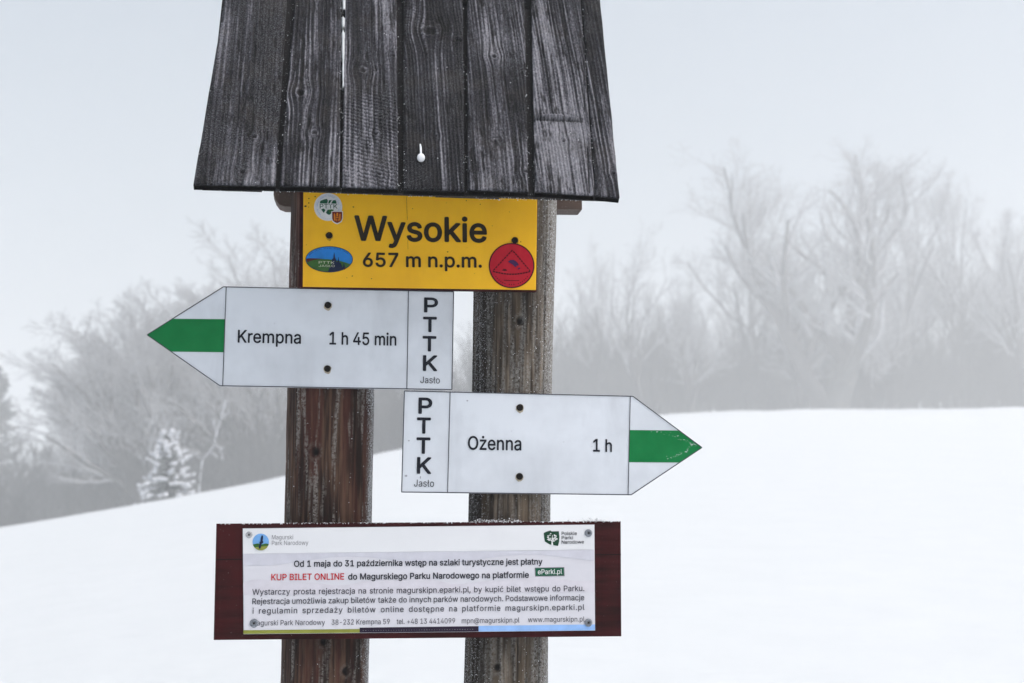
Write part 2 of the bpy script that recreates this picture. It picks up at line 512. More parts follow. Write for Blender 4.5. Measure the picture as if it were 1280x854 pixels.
def wood(px0, px1, n, Y0, Y1, topf, keys, spr=0):
    items = []
    for i in range(n):
        px = px0 + (px1 - px0) * (i + rgw.random()) / n
        Y = (Y0 + (Y1 - Y0) * rgw.random()) * FAR
        x, y, z = at_ground(px, Y)
        top = topf(px) + rgw.normal(0, 26)
        H = EYE + Y * slope_of(px, top)[1] - z
        key = keys[int(rgw.random() * len(keys))]
        v, f, h = CH[key]
        items.append(((v, f), x, y, z, max(H, 1.0) / h, rgw.random() * 6.28, 0.9 + 0.35 * rgw.random() if 'brush' not in key else 1.3))
    return items
topR = lambda p: np.interp(p, [640, 720, 800, 900, 1000, 1150, 1300], [390, 370, 400, 385, 370, 350, 345])
topRb = lambda p: np.interp(p, [640, 800, 1000, 1300], [440, 448, 440, 425])
topL = lambda p: np.interp(p, [-100, 60, 150, 260, 400, 620], [585, 575, 520, 440, 420, 430])
topLb = lambda p: np.interp(p, [-100, 100, 200, 300, 400, 620], [600, 585, 548, 520, 490, 480])
its = wood(640, 1420, 46, 56, 74, topR, ['lowround', 'lowslim']) + wood(640, 1420, 120, 53, 66, topRb, ['lowbrush', 'lowbrush', 'lowslim'])
v, f = merge(its); tag(link('woodland', mesh_np('woodland_right', v, f), WOODT), kind='stuff')
its = wood(-150, 620, 40, 38, 52, topL, ['lowround', 'lowslim']) + wood(-150, 620, 110, 33, 48, topLb, ['lowbrush', 'lowbrush', 'lowslim'])
v, f = merge(its); tag(link('woodland', mesh_np('woodland_left', v, f), WOODT), kind='stuff')

# ------------------------------------------------------------------ signpost frame
PHI = R(7.5)                       # the sign faces are turned a little: their right side recedes
_d = ray(520, 480); _s = 2.30 / _d[1]
O = CAM + _d * _s
O[2] = ground(O[0], O[1]) - 0.05
cF, sF = math.cos(PHI), math.sin(PHI)
def to_local(v):                   # world offset -> signpost axes (u right, d into the scene, z up)
    return np.array([v[0] * cF + v[1] * sF, -v[0] * sF + v[1] * cF, v[2]])
C_L = to_local(CAM - O)
def P(px, py, d):                  # the point of the plane d seen at a pixel, in signpost axes
    r = to_local(ray(px, py)); t = (d - C_L[1]) / r[1]
    return C_L + r * t
def base_obj(name, local):         # an empty standing at a point given in signpost axes
    w = np.array([local[0] * cF - local[1] * sF, local[0] * sF + local[1] * cF, local[2]]) + O
    return empty(name, tuple(w), PHI)

# ------------------------------------------------------------------ wood materials
def plank_mat():
    m = NT('weathered_dark_plank')
    tone, fr, kn = m.attr('tone'), m.attr('frost'), m.attr('dark')
    fine = m.noise(260, 4, 0.65, (1, 0.14, 0.14)); grit = m.noise(300, 5, 0.8, (1, 0.6, 0.6)); spk = m.noise(640, 2, 0.6); blot = m.noise(14, 4)
    t = m.math('ADD', m.math('MULTIPLY', tone, 0.60), m.math('ADD', m.math('MULTIPLY', fine, 0.30), m.math('MULTIPLY', m.math('SUBTRACT', grit, 0.5), 0.95)))
    t = m.math('ADD', t, 0.02)
    c = m.ramp(t, [(0.24, (0.002, 0.002, 0.003)), (0.42, (0.011, 0.011, 0.015)), (0.56, (0.045, 0.045, 0.055)), (0.72, (0.16, 0.16, 0.182)), (0.92, (0.30, 0.30, 0.33))])
    c = m.mix(m.math('MULTIPLY', m.ramp(blot, [(0.5, 0.0), (0.75, 1.0)]), 0.30), c, (0.060, 0.050, 0.040))
    s = m.math('MULTIPLY', m.ramp(spk, [(0.48, 0.0), (0.75, 0.7)]), fr)
    c = m.mix(s, c, (0.26, 0.27, 0.30))
    c = m.mix(kn, c, (0.004, 0.004, 0.004))
    m.color(c); m.bump(m.math('ADD', t, m.math('MULTIPLY', spk, 0.3)), 0.5, 0.002)
    m.set(Roughness=0.8, Specular_IOR_Level=0.12)
    return m.m
PLANK = plank_mat()

def under_mat():
    m = NT('black_underboard'); f = m.noise(120, 4, 0.6, (1, 0.15, 0.15)); s = m.noise(520, 2)
    c = m.mix(f, (0.006, 0.006, 0.007), (0.022, 0.021, 0.022))
    m.color(m.mix(m.ramp(s, [(0.66, 0.0), (0.74, 1.0)]), c, (0.35, 0.36, 0.38)))
    m.bump(f, 0.5, 0.002); m.set(Roughness=0.8, Specular_IOR_Level=0.2); return m.m
UNDER = under_mat()

def post_mat(name, dark, mid, red, grey, frost):
    m = NT(name)
    tone, gr, rd, fr, kn = m.attr('tone'), m.attr('patch'), m.attr('red'), m.attr('frost'), m.attr('dark')
    fine = m.noise(170, 5, 0.65, (1, 1, 0.10)); spk = m.noise(520, 2, 0.6); spk2 = m.noise(240, 3, 0.7)
    t = m.math('ADD', m.math('MULTIPLY', tone, 0.6), m.math('MULTIPLY', fine, 0.42))
    c = m.ramp(t, [(0.25, tuple(x * 0.45 for x in dark)), (0.45, dark), (0.72, mid)])
    c = m.mix(rd, c, red)
    gf = m.math('MULTIPLY', gr, m.ramp(spk2, [(0.38, 0.0), (0.58, 1.0)]))
    c = m.mix(gf, c, grey)
    s = m.math('GREATER_THAN', m.math('ADD', spk, m.math('MULTIPLY', fr, 0.34)), 0.80)
    c = m.mix(s, c, frost)
    c = m.mix(kn, c, (0.006, 0.005, 0.005))
    m.color(c); m.bump(m.math('ADD', t, m.math('MULTIPLY', spk, 0.35)), 0.55, 0.003)
    m.set(Roughness=0.75, Specular_IOR_Level=0.15)
    return m.m
POST_A = post_mat('brown_stained_log', (0.026, 0.013, 0.009), (0.092, 0.052, 0.034), (0.095, 0.022, 0.016), (0.185, 0.170, 0.155), (0.52, 0.53, 0.55))
POST_B = post_mat('grey_weathered_log', (0.042, 0.032, 0.024), (0.150, 0.120, 0.090), (0.10, 0.075, 0.05), (0.27, 0.27, 0.26), (0.56, 0.57, 0.60))

def red_board_mat():
    m = NT('dark_red_painted_board')
    g = m.noise(90, 5, 0.6, (0.08, 1, 1)); b = m.noise(9, 3); s = m.noise(430, 2)
    c = m.mix(m.ramp(g, [(0.3, 0.0), (0.7, 1.0)]), (0.011, 0.003, 0.003), (0.044, 0.007, 0.008))
    c = m.mix(m.math('MULTIPLY', m.ramp(b, [(0.45, 0.0), (0.7, 1.0)]), 0.6), c, (0.064, 0.008, 0.010))
    c = m.mix(m.ramp(s, [(0.70, 0.0), (0.76, 0.8)]), c, (0.32, 0.30, 0.30))
    m.color(c); m.bump(g, 0.5, 0.002); m.set(Roughness=0.7, Specular_IOR_Level=0.05); return m.m
RED_BOARD = red_board_mat()
def brown_mat():
    m = NT('brown_beam'); f = m.noise(70, 5, 0.6, (0.12, 1, 1)); s = m.noise(330, 2)
    c = m.mix(f, (0.020, 0.012, 0.010), (0.105, 0.064, 0.046))
    m.color(m.mix(m.ramp(s, [(0.68, 0.0), (0.75, 1.0)]), c, (0.45, 0.44, 0.44)))
    m.bump(f, 0.4, 0.002); m.set(Roughness=0.75); return m.m
BEAM = brown_mat()
frm = NT('frost'); frm.color(frm.mix(frm.noise(300, 2), (0.66, 0.69, 0.74), (0.84, 0.86, 0.88)))
frm.set(Roughness=0.5, Specular_IOR_Level=0.5); FROST = frm.m

# ------------------------------------------------------------------ signpost: posts
post_root = tag(empty('signpost', tuple(O), PHI), 'wooden signpost of two round posts under a steep dark plank roof', 'signpost')

def make_post(edges, seed, mat, kind):
    """edges: [(y, x_left, x_right)] traced; the post front touches the plane d=0"""
    r0 = 0.0
    for y, a, b in edges:
        pass
    ys, xl, xr = edges[len(edges) // 2]
    depth = 2.36
    rr = 0.5 * (xr - xl) / FPX * depth * (1 if kind == 'A' else 1)
    dc = rr
    cz, cu, cr = [], [], []
    for y, a, b in edges:
        p = P((a + b) / 2, y, dc); w = np.linalg.norm(P(b, y, dc * 0.98) - P(a, y, dc * 0.98)) / 2
        cz.append(p[2]); cu.append(p[0]); cr.append(w * 0.997)
    k = np.polyfit(cz, cu, 1)
    z_lo, z_hi = -0.25, cz[0] + (0.20 if kind == 'A' else 0.20)
    zs = np.concatenate([np.arange(z_lo, P(500, 860, 0)[2], 0.02), np.arange(P(500, 860, 0)[2], z_hi, 0.0026)])
    na = 300
    th = np.linspace(0, 2 * math.pi, na, endpoint=False)
    Z, TH = np.meshgrid(zs, th, indexing='ij')
    rad = np.interp(Z, cz[::-1], cr[::-1])
    ct, st = np.cos(TH), np.sin(TH)
    wx, wy = ct * rad, st * rad
    # carved log: flats, long grooves, splits
    rel = 0.004 * (fbm(ct * 2.2, st * 2.2, Z * 1.5, seed, 3) - 0.5) + 0.0022 * (fbm(ct * 9, st * 9, Z * 5, seed + 3, 3) - 0.5)
    wv = 0.10 * (fbm(ct * 3, st * 3, Z * 9, seed + 6, 3) - 0.5)
    strand = fbm((ct + wv) * 26, (st + wv) * 26, Z * 7.0, seed + 7, 5)
    rel = rel + 0.0022 * (strand - 0.5)
    tone = np.clip(0.5 + 1.1 * (strand - 0.5) + 1.1 * (fbm(ct * 6, st * 6, Z * 12, seed + 9, 4) - 0.5), 0, 1)
    dark = np.zeros_like(Z); patch = np.zeros_like(Z); red = np.zeros_like(Z)
    # splits: angle measured across the face as seen (u position / radius)
    cracks = {'A': [(-0.62, 0.9, 0.0), (-0.12, 0.9, 0.0), (0.20, 0.8, 0.02), (0.55, 0.5, 0.03)], 'B': [(-0.52, 0.7, 0.0), (0.12, 0.8, 0.02), (0.35, 0.9, 0.0), (0.68, 0.6, 0.0)]}[kind]
    front = st < 0.2
    for c0, stg, ph in cracks:
        cc = c0 + 0.05 * (fbm(Z * 6 + ph * 99, Z * 0 + 1.7, None, seed + int(c0 * 50) + 60, 3) - 0.5)
        on = sstep(0.42, 0.56, fbm(Z * 5, Z * 0 + c0 * 10, None, seed + 31, 2) + 0.18 * stg)
        g = np.exp(-((ct - cc) / 0.010) ** 2) * front * on
        rel = rel - 0.003 * g; dark = np.maximum(dark, g * 0.6)
    # knots
    for (kx, kpy, kr) in {'A': [(-0.32, 566, 0.008), (-0.05, 800, 0.007), (0.45, 838, 0.006)], 'B': [(0.03, 401, 0.007), (-0.35, 835, 0.006), (0.4, 700, 0.006)]}[kind]:
        kz = P(600, kpy, 0)[2]
        dd = np.sqrt(((ct - kx) * rad) ** 2 + ((Z - kz) * 0.8) ** 2) / kr
        hole = np.exp(-(dd / 0.8) ** 4) * front
        rim = np.exp(-((dd - 1.25) / 0.35) ** 2) * front
        rel = rel - 0.005 * hole + 0.002 * rim
        dark = np.maximum(dark, hole); patch = np.maximum(patch, 0.3 * rim)
    pn = fbm(ct * 7, st * 7, Z * 11, seed + 41, 4); pn2 = fbm(ct * 16, st * 16, Z * 8, seed + 43, 3)
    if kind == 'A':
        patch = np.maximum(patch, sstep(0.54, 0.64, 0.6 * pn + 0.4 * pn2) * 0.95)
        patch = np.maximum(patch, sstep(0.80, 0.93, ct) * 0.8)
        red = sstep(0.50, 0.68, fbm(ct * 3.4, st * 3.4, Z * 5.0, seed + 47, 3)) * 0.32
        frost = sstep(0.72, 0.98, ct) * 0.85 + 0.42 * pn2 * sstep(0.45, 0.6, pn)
        tone = np.clip(tone - 0.12 * sstep(0.4, 0.6, pn), 0, 1)
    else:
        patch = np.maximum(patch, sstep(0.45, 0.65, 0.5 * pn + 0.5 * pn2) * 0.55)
        patch = np.maximum(patch, sstep(0.35, 0.95, ct) * 0.9)  # paler right flank: rime, plus the brighter light side put into the colour
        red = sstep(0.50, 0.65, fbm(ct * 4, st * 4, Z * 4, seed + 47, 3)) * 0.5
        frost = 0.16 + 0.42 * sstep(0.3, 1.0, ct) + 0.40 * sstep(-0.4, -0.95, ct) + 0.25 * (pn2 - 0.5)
        tone = np.clip(tone - 0.55 * sstep(-0.45, -0.8, ct), 0, 1)  # left flank darkened: its shaded side is put into the tone
    rad = rad + rel
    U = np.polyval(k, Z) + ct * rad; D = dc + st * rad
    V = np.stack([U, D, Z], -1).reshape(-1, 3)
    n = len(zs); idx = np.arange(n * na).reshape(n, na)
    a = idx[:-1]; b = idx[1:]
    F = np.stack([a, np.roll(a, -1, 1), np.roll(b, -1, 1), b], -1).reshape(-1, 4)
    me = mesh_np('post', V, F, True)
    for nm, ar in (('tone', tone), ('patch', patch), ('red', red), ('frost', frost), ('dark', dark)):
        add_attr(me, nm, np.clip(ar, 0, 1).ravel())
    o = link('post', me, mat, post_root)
    return o, k, dc, cr, cz

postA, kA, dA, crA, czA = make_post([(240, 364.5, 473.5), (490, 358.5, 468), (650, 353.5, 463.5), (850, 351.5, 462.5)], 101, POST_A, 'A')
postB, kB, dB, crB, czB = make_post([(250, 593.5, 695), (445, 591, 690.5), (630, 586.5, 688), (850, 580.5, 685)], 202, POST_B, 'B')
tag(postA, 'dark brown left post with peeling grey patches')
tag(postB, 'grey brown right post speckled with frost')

# ------------------------------------------------------------------ signpost: roof
D_EAVE = -0.235
ev = P(510, 238, D_EAVE)
BETA = R(55.0)
cB, sB = math.cos(BETA), math.sin(BETA)
S_AX = np.array([0, cB, sB]); N_AX = np.array([0, -sB, cB])
def roof_pt(px, py, off=0.0):      # ray meets the front slope (moved by off along its normal); returns (x, s)
    o = ev + N_AX * off
    r = to_local(ray(px, py)); t = np.dot(o - C_L, N_AX) / np.dot(r, N_AX)
    p = C_L + r * t - o
    return p[0], np.dot(p, S_AX)
S_RIDGE = (dA - D_EAVE + 0.005) / cB
def slope_xyz(x, s, h): return ev[None, :] + np.asarray(x)[:, None] * np.array([[1., 0, 0]]) + np.asarray(s)[:, None] * S_AX[None] + np.asarray(h)[:, None] * N_AX[None]

def plank(bl, br, tl, tr, seed, thick=0.015, knots=(), off=0.0, smear=0.0, ridge=None, cracks=(), name='plank', mat=PLANK, parent=None, level=0.5, saw=0.0):
    """bl br: bottom corner pixels; tl tr: x of the edges at the top of the picture (y=0)"""
    x0, s0 = roof_pt(*bl, off); x1, s1 = roof_pt(*br, off)
    xa, sa = roof_pt(tl, 0, off); xb, sb = roof_pt(tr, 0, off)
    nx = max(16, int((x1 - x0) / 0.0011)); ns = int(S_RIDGE / 0.0021)
    u = np.linspace(0, 1, nx); v = np.linspace(0, 1, ns)
    Uu, Vv = np.meshgrid(u, v)
    sbot = s0 + (s1 - s0) * Uu + 0.0016 * (fbm(Uu * 14, Uu * 0 + seed, None, seed + 3, 3) - 0.5)
    S = sbot + (S_RIDGE - sbot) * Vv
    wl = x0 + (xa - x0) * (S - s0) / (sa - s0) + 0.0009 * (fbm(S * 16, S * 0 + 3.1, None, seed + 1, 3) - 0.5)
    wr = x1 + (xb - x1) * (S - s1) / (sb - s1) + 0.0009 * (fbm(S * 16, S * 0 + 7.7, None, seed + 2, 3) - 0.5)
    X = wl + (wr - wl) * Uu
    gxv = X + 0.0042 * (fbm(X * 10, S * 3.0, None, seed + 4, 4) - 0.5) + 0.010 * (fbm(X * 2, S * 1.6, None, seed + 5, 2) - 0.5)
    dark = np.zeros_like(X); lift = np.zeros_like(X); light = np.zeros_like(X)
    for (kpx, kpy, kr) in knots:
        kx, ks = roof_pt(kpx, kpy, off)
        dx, ds = X - kx, S - ks
        e = np.exp(-(ds / (kr * 4.0)) ** 2) * np.exp(-(dx / (kr * 3.0)) ** 2)
        gxv = gxv - dx * e * 0.6
        d = np.sqrt(dx ** 2 + (ds * 0.85) ** 2) / kr * (1 + 0.35 * (fbm(X * 150, S * 150, None, seed + 8, 2) - 0.5))
        core = np.exp(-(d / 0.85) ** 6)
        rim = np.exp(-((d - 1.15) / 0.28) ** 2)
        dark = np.maximum(dark, core * 0.8); lift = lift - 0.0025 * core + 0.0014 * rim; light = np.maximum(light, 0.5 * rim)
        tail = np.exp(-(dx / (kr * 0.7)) ** 2) * sstep(0, -kr * 1.5, ds) * np.exp(-np.maximum(-ds, 0) / (kr * 5))
        dark = np.maximum(dark, 0.45 * tail)
    # growth rings cut lengthwise + fine fibre
    ringf = 110 + 90 * vnoise(np.array([seed * 1.7]), np.array([0.3]))[0]
    ph = gxv * ringf + 1.2 * fbm(gxv * 30, S * 2.2, None, seed + 6, 3)
    tri = np.abs((ph % 1.0) - 0.5) * 2
    ring = sstep(0.35, 1.0, tri)
    fib = fbm(gxv * 520, S * 7.0, None, seed + 9, 3)
    fib2 = fbm(gxv * 190, S * 4.0, None, seed + 10, 3)
    big = fbm(X * 9, S * 5, None, seed + 11, 3)
    lift = lift + 0.0016 * (ring - 0.5) * (0.5 + big) + 0.0010 * (fib - 0.5) + 0.0014 * (fib2 - 0.5)
    brk = sstep(0.38, 0.62, fbm(gxv * 60, S * 6.0, None, seed + 19, 3))
    tone = level + 0.50 * (ring - 0.5) * (0.1 + 1.5 * big) * brk + 0.5 * (fbm(gxv * 90, S * 2.2, None, seed + 18, 2) - 0.5) + 0.9 * (fib - 0.5) + 0.8 * (fib2 - 0.5) + 0.95 * (big - 0.5) + 0.35 * (fbm(X * 34, S * 11, None, seed + 16, 3) - 0.5) + 0.5 * light
    if saw > 0:                      # slanting saw marks
        w = np.sin((S + 0.35 * X) * 2 * math.pi / 0.0085 + 2.0 * fbm(X * 20, S * 20, None, seed + 14, 2))
        msk = sstep(0.45, 0.6, fbm(X * 10, S * 7, None, seed + 15, 2)) * saw
        tone = tone + 0.20 * w * msk; lift = lift + 0.0005 * w * msk
    # checks running with the grain
    for q in range(3):
        cx = x0 + (x1 - x0) * (0.15 + 0.7 * vnoise(np.array([seed + q * 3.3]), np.array([5.5]))[0])
        sm = S_RIDGE * vnoise(np.array([seed * 2 + q * 1.3]), np.array([9.5]))[0]
        g = np.exp(-((gxv - cx) / 0.0009) ** 2) * np.exp(-((S - sm) / 0.09) ** 4)
        dark = np.maximum(dark, 0.8 * g); lift = lift - 0.002 * g
    for (cpx0, cpy0, cpx1, cpy1, cw) in cracks:
        a0, b0 = roof_pt(cpx0, cpy0, off); a1, b1 = roof_pt(cpx1, cpy1, off)
        t = np.clip((S - b0) / (b1 - b0), 0, 1)
        cx = a0 + (a1 - a0) * t + 0.001 * (fbm(S * 60, S * 0 + 2, None, seed + 12, 2) - 0.5)
        g = np.exp(-((X - cx) / cw) ** 2) * ((S >= min(b0, b1)) & (S <= max(b0, b1)))
        dark = np.maximum(dark, g); lift = lift - 0.004 * g
    if ridge:                        # swollen branch collar lying across the board
        (rx0, ry0), (rx1, ry1), bulge = ridge
        a0, b0 = roof_pt(rx0, ry0, off); a1, b1 = roof_pt(rx1, ry1, off)
        t = np.clip((X - a0) / (a1 - a0), 0, 1)
        arc = b0 + (b1 - b0) * t
        top = arc + bulge * np.sin(t * math.pi) ** 0.8
        inside = sstep(0, 0.0015, S - arc) * sstep(0, 0.0025, top - S) * (t > 0) * (t < 1)
        lift = lift + 0.006 * inside
        lowsh = np.exp(-((S - arc + 0.003) / 0.003) ** 2) * (t > 0) * (t < 1)
        upsh = np.exp(-((S - top - 0.0025) / 0.003) ** 2) * (t > 0) * (t < 1)
        dark = np.maximum(dark, 0.75 * lowsh); dark = np.maximum(dark, 0.6 * upsh)
        lift = lift - 0.002 * (lowsh + upsh); tone = tone + 0.25 * inside
        tone = tone + 0.10 * sstep(0.0, -0.01, S - arc) * sstep(-0.075, -0.04, S - arc)
    pits = sstep(0.60, 0.72, fbm(gxv * 230, S * 34, None, seed + 21, 3)) * sstep(0.4, 0.6, fbm(X * 22, S * 10, None, seed + 22, 2))
    dark = np.maximum(dark, 0.75 * pits); lift = lift - 0.0012 * pits
    frost = 0.35 + 0.5 * sstep(0.45, 0.7, fbm(X * 16, S * 9, None, seed + 13, 3)) + smear * sstep(0.15, 0.0, S) + 0.3 * sstep(0.9, 1.0, Uu) + 0.3 * sstep(0.1, 0.0, Uu)
    edge = np.minimum(np.minimum(Uu, 1 - Uu) * (x1 - x0), (S - sbot) + 0.0005)
    lift = lift - 0.003 * np.exp(-(edge / 0.0018) ** 1.2)
    V = slope_xyz(X.ravel(), S.ravel(), lift.ravel())
    n0 = nx * ns
    idx = np.arange(n0).reshape(ns, nx)
    F = np.stack([idx[:-1, :-1], idx[:-1, 1:], idx[1:, 1:], idx[1:, :-1]], -1).reshape(-1, 4)
    ring_i = np.concatenate([idx[0, :], idx[1:, -1], idx[-1, -2::-1], idx[-2:0:-1, 0]])
    xr_, sr_ = X.ravel()[ring_i], S.ravel()[ring_i].copy()
    sr_[:nx] += thick * cB / sB          # sawn level at the eaves
    Vb = slope_xyz(xr_, sr_, np.full(len(xr_), -thick))
    Vall = np.concatenate([V, Vb]); m = len(ring_i); lo = n0 + np.arange(m)
    Fs = np.stack([ring_i, lo, np.roll(lo, -1), np.roll(ring_i, -1)], -1)
    # bottom: strip between the left and right lower edges
    right = np.concatenate([lo[nx - 1:nx - 1 + ns]]); left = np.concatenate([[lo[0]], lo[::-1][:ns - 1]])
    Fb = np.stack([left[:-1], left[1:], right[1:], right[:-1]], -1)
    me = mesh_np(name, np.concatenate([Vall]) + N_AX * off, np.concatenate([F, Fs, Fb]), False)
    sm = np.zeros(len(me.polygons), dtype=bool); sm[:len(F)] = True
    me.polygons.foreach_set('use_smooth', sm)
    pad = np.zeros(m)
    add_attr(me, 'tone', np.concatenate([np.clip(tone, 0, 1).ravel(), pad + 0.2]))
    add_attr(me, 'frost', np.concatenate([np.clip(frost, 0, 1).ravel(), pad + 0.3]))
    add_attr(me, 'dark', np.concatenate([np.clip(dark, 0, 1).ravel(), pad + 0.5]))
    return link(name, me, mat, parent)

def box_local(pts8, name, mat, parent, bevel=0.0):
    F = [(0, 1, 2, 3), (7, 6, 5, 4), (0, 4, 5, 1), (1, 5, 6, 2), (2, 6, 7, 3), (3, 7, 4, 0)]
    return link(name, mesh_np(name, pts8, F), mat, parent)

# roof carcass: the lower layer of boards on the front slope and both layers of the back slope
T_UP = 0.015
def slab(x0, x1, s0, s1, h0, h1, flip=False):
    """board between two heights over the slope; flip mirrors it to the back slope"""
    up = (h1 - h0) * cB / sB      # sawn level at the eaves
    q = [(x0, s0, h1), (x1, s0, h1), (x1, s1, h1), (x0, s1, h1), (x0, s0 + up, h0), (x1, s0 + up, h0), (x1, s1, h0), (x0, s1, h0)]
    p = slope_xyz([a[0] for a in q], [a[1] for a in q], [a[2] for a in q])
    if flip:
        p[:, 1] = 2 * (D_EAVE + S_RIDGE * cB) - p[:, 1]
    return p
BOXF = [(0, 1, 2, 3), (7, 6, 5, 4), (0, 4, 5, 1), (1, 5, 6, 2), (2, 6, 7, 3), (3, 7, 4, 0)]
rv, rf_ = [], []
def add_slab(*a, **k):
    n = sum(len(q) for q in rv); rv.append(slab(*a, **k)); rf_.extend([tuple(i + n for i in f) for f in BOXF])
ub = [(252, 327, 236.6, 236), (327.1, 430, 236.6, 238.6), (430.1, 478, 239.6, 240.6), (478.1, 545, 241.4, 243), (545.1, 625, 244.2, 246.4), (625.1, 770, 246.6, 248.2)]
for a, b, ya, yb in ub:
    xa, sa = roof_pt(a, ya, -T_UP - 0.001); xb, sb = roof_pt(b, yb, -T_UP - 0.001)
    add_slab(xa, xb, 0.5 * (sa + sb), S_RIDGE - 0.012, -T_UP - 0.013, -T_UP - 0.001)
def at_ridge(b, t):
    x0, s0 = roof_pt(*b); x1, s1 = roof_pt(t, 0); return x0 + (x1 - x0) * (S_RIDGE - s0) / (s1 - s0)
xL = at_ridge((241.5, 229), 280.5) + 0.003; xR = at_ridge((775, 246), 750.5) - 0.003
nb = 7
BACK = 0.24                        # the back slope is the shorter one
for i in range(nb):
    a = xL + (xR - xL) * i / nb; b = xL + (xR - xL) * (i + 1) / nb - 0.004
    add_slab(a, b, BACK + 0.004 * (i % 3), S_RIDGE, -T_UP, 0.0, flip=True)
    if i < nb - 1: add_slab(a + 0.03, b + 0.03, BACK + 0.01, S_RIDGE - 0.012, -T_UP - 0.013, -T_UP - 0.001, flip=True)
roof = link('roof', mesh_np('roof', np.concatenate(rv), rf_), UNDER, post_root)

PL = [
    dict(bl=(241.5, 229), br=(344.2, 230.5), tl=280.5, tr=358.4, seed=311, knots=((318, 171, 0.0045), (303, 214, 0.004)), level=0.37, cracks=((250, 202, 262, 200, 0.0006),)),
    dict(bl=(349.3, 230.5), br=(424.5, 231.5), tl=368.6, tr=427, seed=322, knots=((393, 166, 0.0045), (375, 116, 0.007)), level=0.48, cracks=((388, 232, 391, 172, 0.0012),)),
    dict(bl=(427.5, 232.5), br=(497.8, 234), tl=432, tr=495.8, seed=333, knots=((492, 70, 0.0035), (454, 88, 0.006), (470, 167, 0.0035), (474, 217, 0.004)), level=0.57, saw=1.0),
    dict(bl=(504.6, 235), br=(581.2, 237), tl=505, tr=578.6, seed=344, knots=((537.5, 39, 0.0105), (545, 170, 0.0026), (573, 50, 0.006)), level=0.38, saw=0.5),
    dict(bl=(585, 235.5), br=(660.8, 238.5), tl=584.4, tr=655.8, seed=355, knots=((657, 214, 0.0038), (617, 70, 0.005), (619, 176, 0.003)), level=0.58),
    dict(bl=(669.2, 238), br=(744, 243), tl=664.6, tr=726.5, seed=366, knots=((705, 176, 0.0035),), level=0.63, smear=0.3, ridge=((664, 147), (729, 150), 0.009), cracks=((734.5, 183, 737, 241, 0.0011), (728, 0, 731, 140, 0.0006))),
    dict(bl=(745, 243), br=(775, 246), tl=728, tr=750.5, seed=377, knots=((767, 216, 0.003),), level=0.40),
]
for k in PL: plank(parent=roof, **k)

# packed snow in the open joint between the second and third boards
def snow_seam():
    rg = np.random.default_rng(77); V = []; F = []
    ys = [(-60, 11), (21, 33), (37, 108)]
    for ya, yb in ys:
        n = 26
        pts = []
        for i in range(n):
            t = i / (n - 1); py = yb + (ya - yb) * t
            px = 429.3 + (0.9 if py < 20 else 0.0) - (py / 110.0) * 0.2
            w = (1.1 + 1.3 * max(0, 1 - py / 115.0)) * (0.6 + 0.8 * rg.random())
            if i in (0, n - 1): w *= 0.4
            x, s = roof_pt(px, py); x2, _ = roof_pt(px + w, py); pts.append((x, s, x2 - x))
        n0 = sum(len(q) for q in V)
        prof = [(-1, -0.010), (-0.9, -0.003), (0, 0.0005), (0.9, -0.003), (1, -0.010)]
        q = np.concatenate([slope_xyz([x + w * a for a, h in prof], [s] * 5, [h for a, h in prof]) for x, s, w in pts])
        V.append(q)
        for i in range(n - 1):
            for j in range(4): F.append((n0 + i * 5 + j, n0 + i * 5 + j + 1, n0 + (i + 1) * 5 + j + 1, n0 + (i + 1) * 5 + j))
    o = link('snow_strip', mesh_np('snow_strip', np.concatenate(V), F, True), SNOW, roof)
    tag(o, 'white snow packed in the open joint between two roof boards')
snow_seam()

def ball(c, r, seg=10, squash=(1, 1, 1)):
    V, F = [], []
    for i in range(seg + 1):
        a = math.pi * i / seg
        for j in range(seg * 2):
            b = math.pi * j / seg
            V.append((c[0] + r * squash[0] * math.sin(a) * math.cos(b), c[1] + r * squash[1] * math.sin(a) * math.sin(b), c[2] + r * squash[2] * math.cos(a)))
    m = seg * 2
    for i in range(seg):
        for j in range(m):
            F.append((i * m + j, i * m + (j + 1) % m, (i + 1) * m + (j + 1) % m, (i + 1) * m + j))
    return V, F
# bent nail with an iced head on the fourth board
x, s = roof_pt(526, 201); hd = slope_xyz([x], [s], [0.006])[0]
x2, s2 = roof_pt(525.3, 181); tp = slope_xyz([x2], [s2], [0.0005])[0]
tb = TB(); tb.tube([tp, tp * 0.7 + hd * 0.3 + N_AX * 0.003, hd], np.array([0.0012, 0.0016, 0.0015]), 8)
nail = link('nail', mesh_np('nail', *tb.arrays(), True), FROST, roof)
V, F = ball(hd, 0.0060, 10, (1, 0.7, 1.15)); link('nail_head', mesh_np('nail_head', V, F, True), FROST, post_root)
bpy.data.objects['nail_head'].name = 'frosted_nail_head'
tag(nail, 'bent nail coated with white ice')

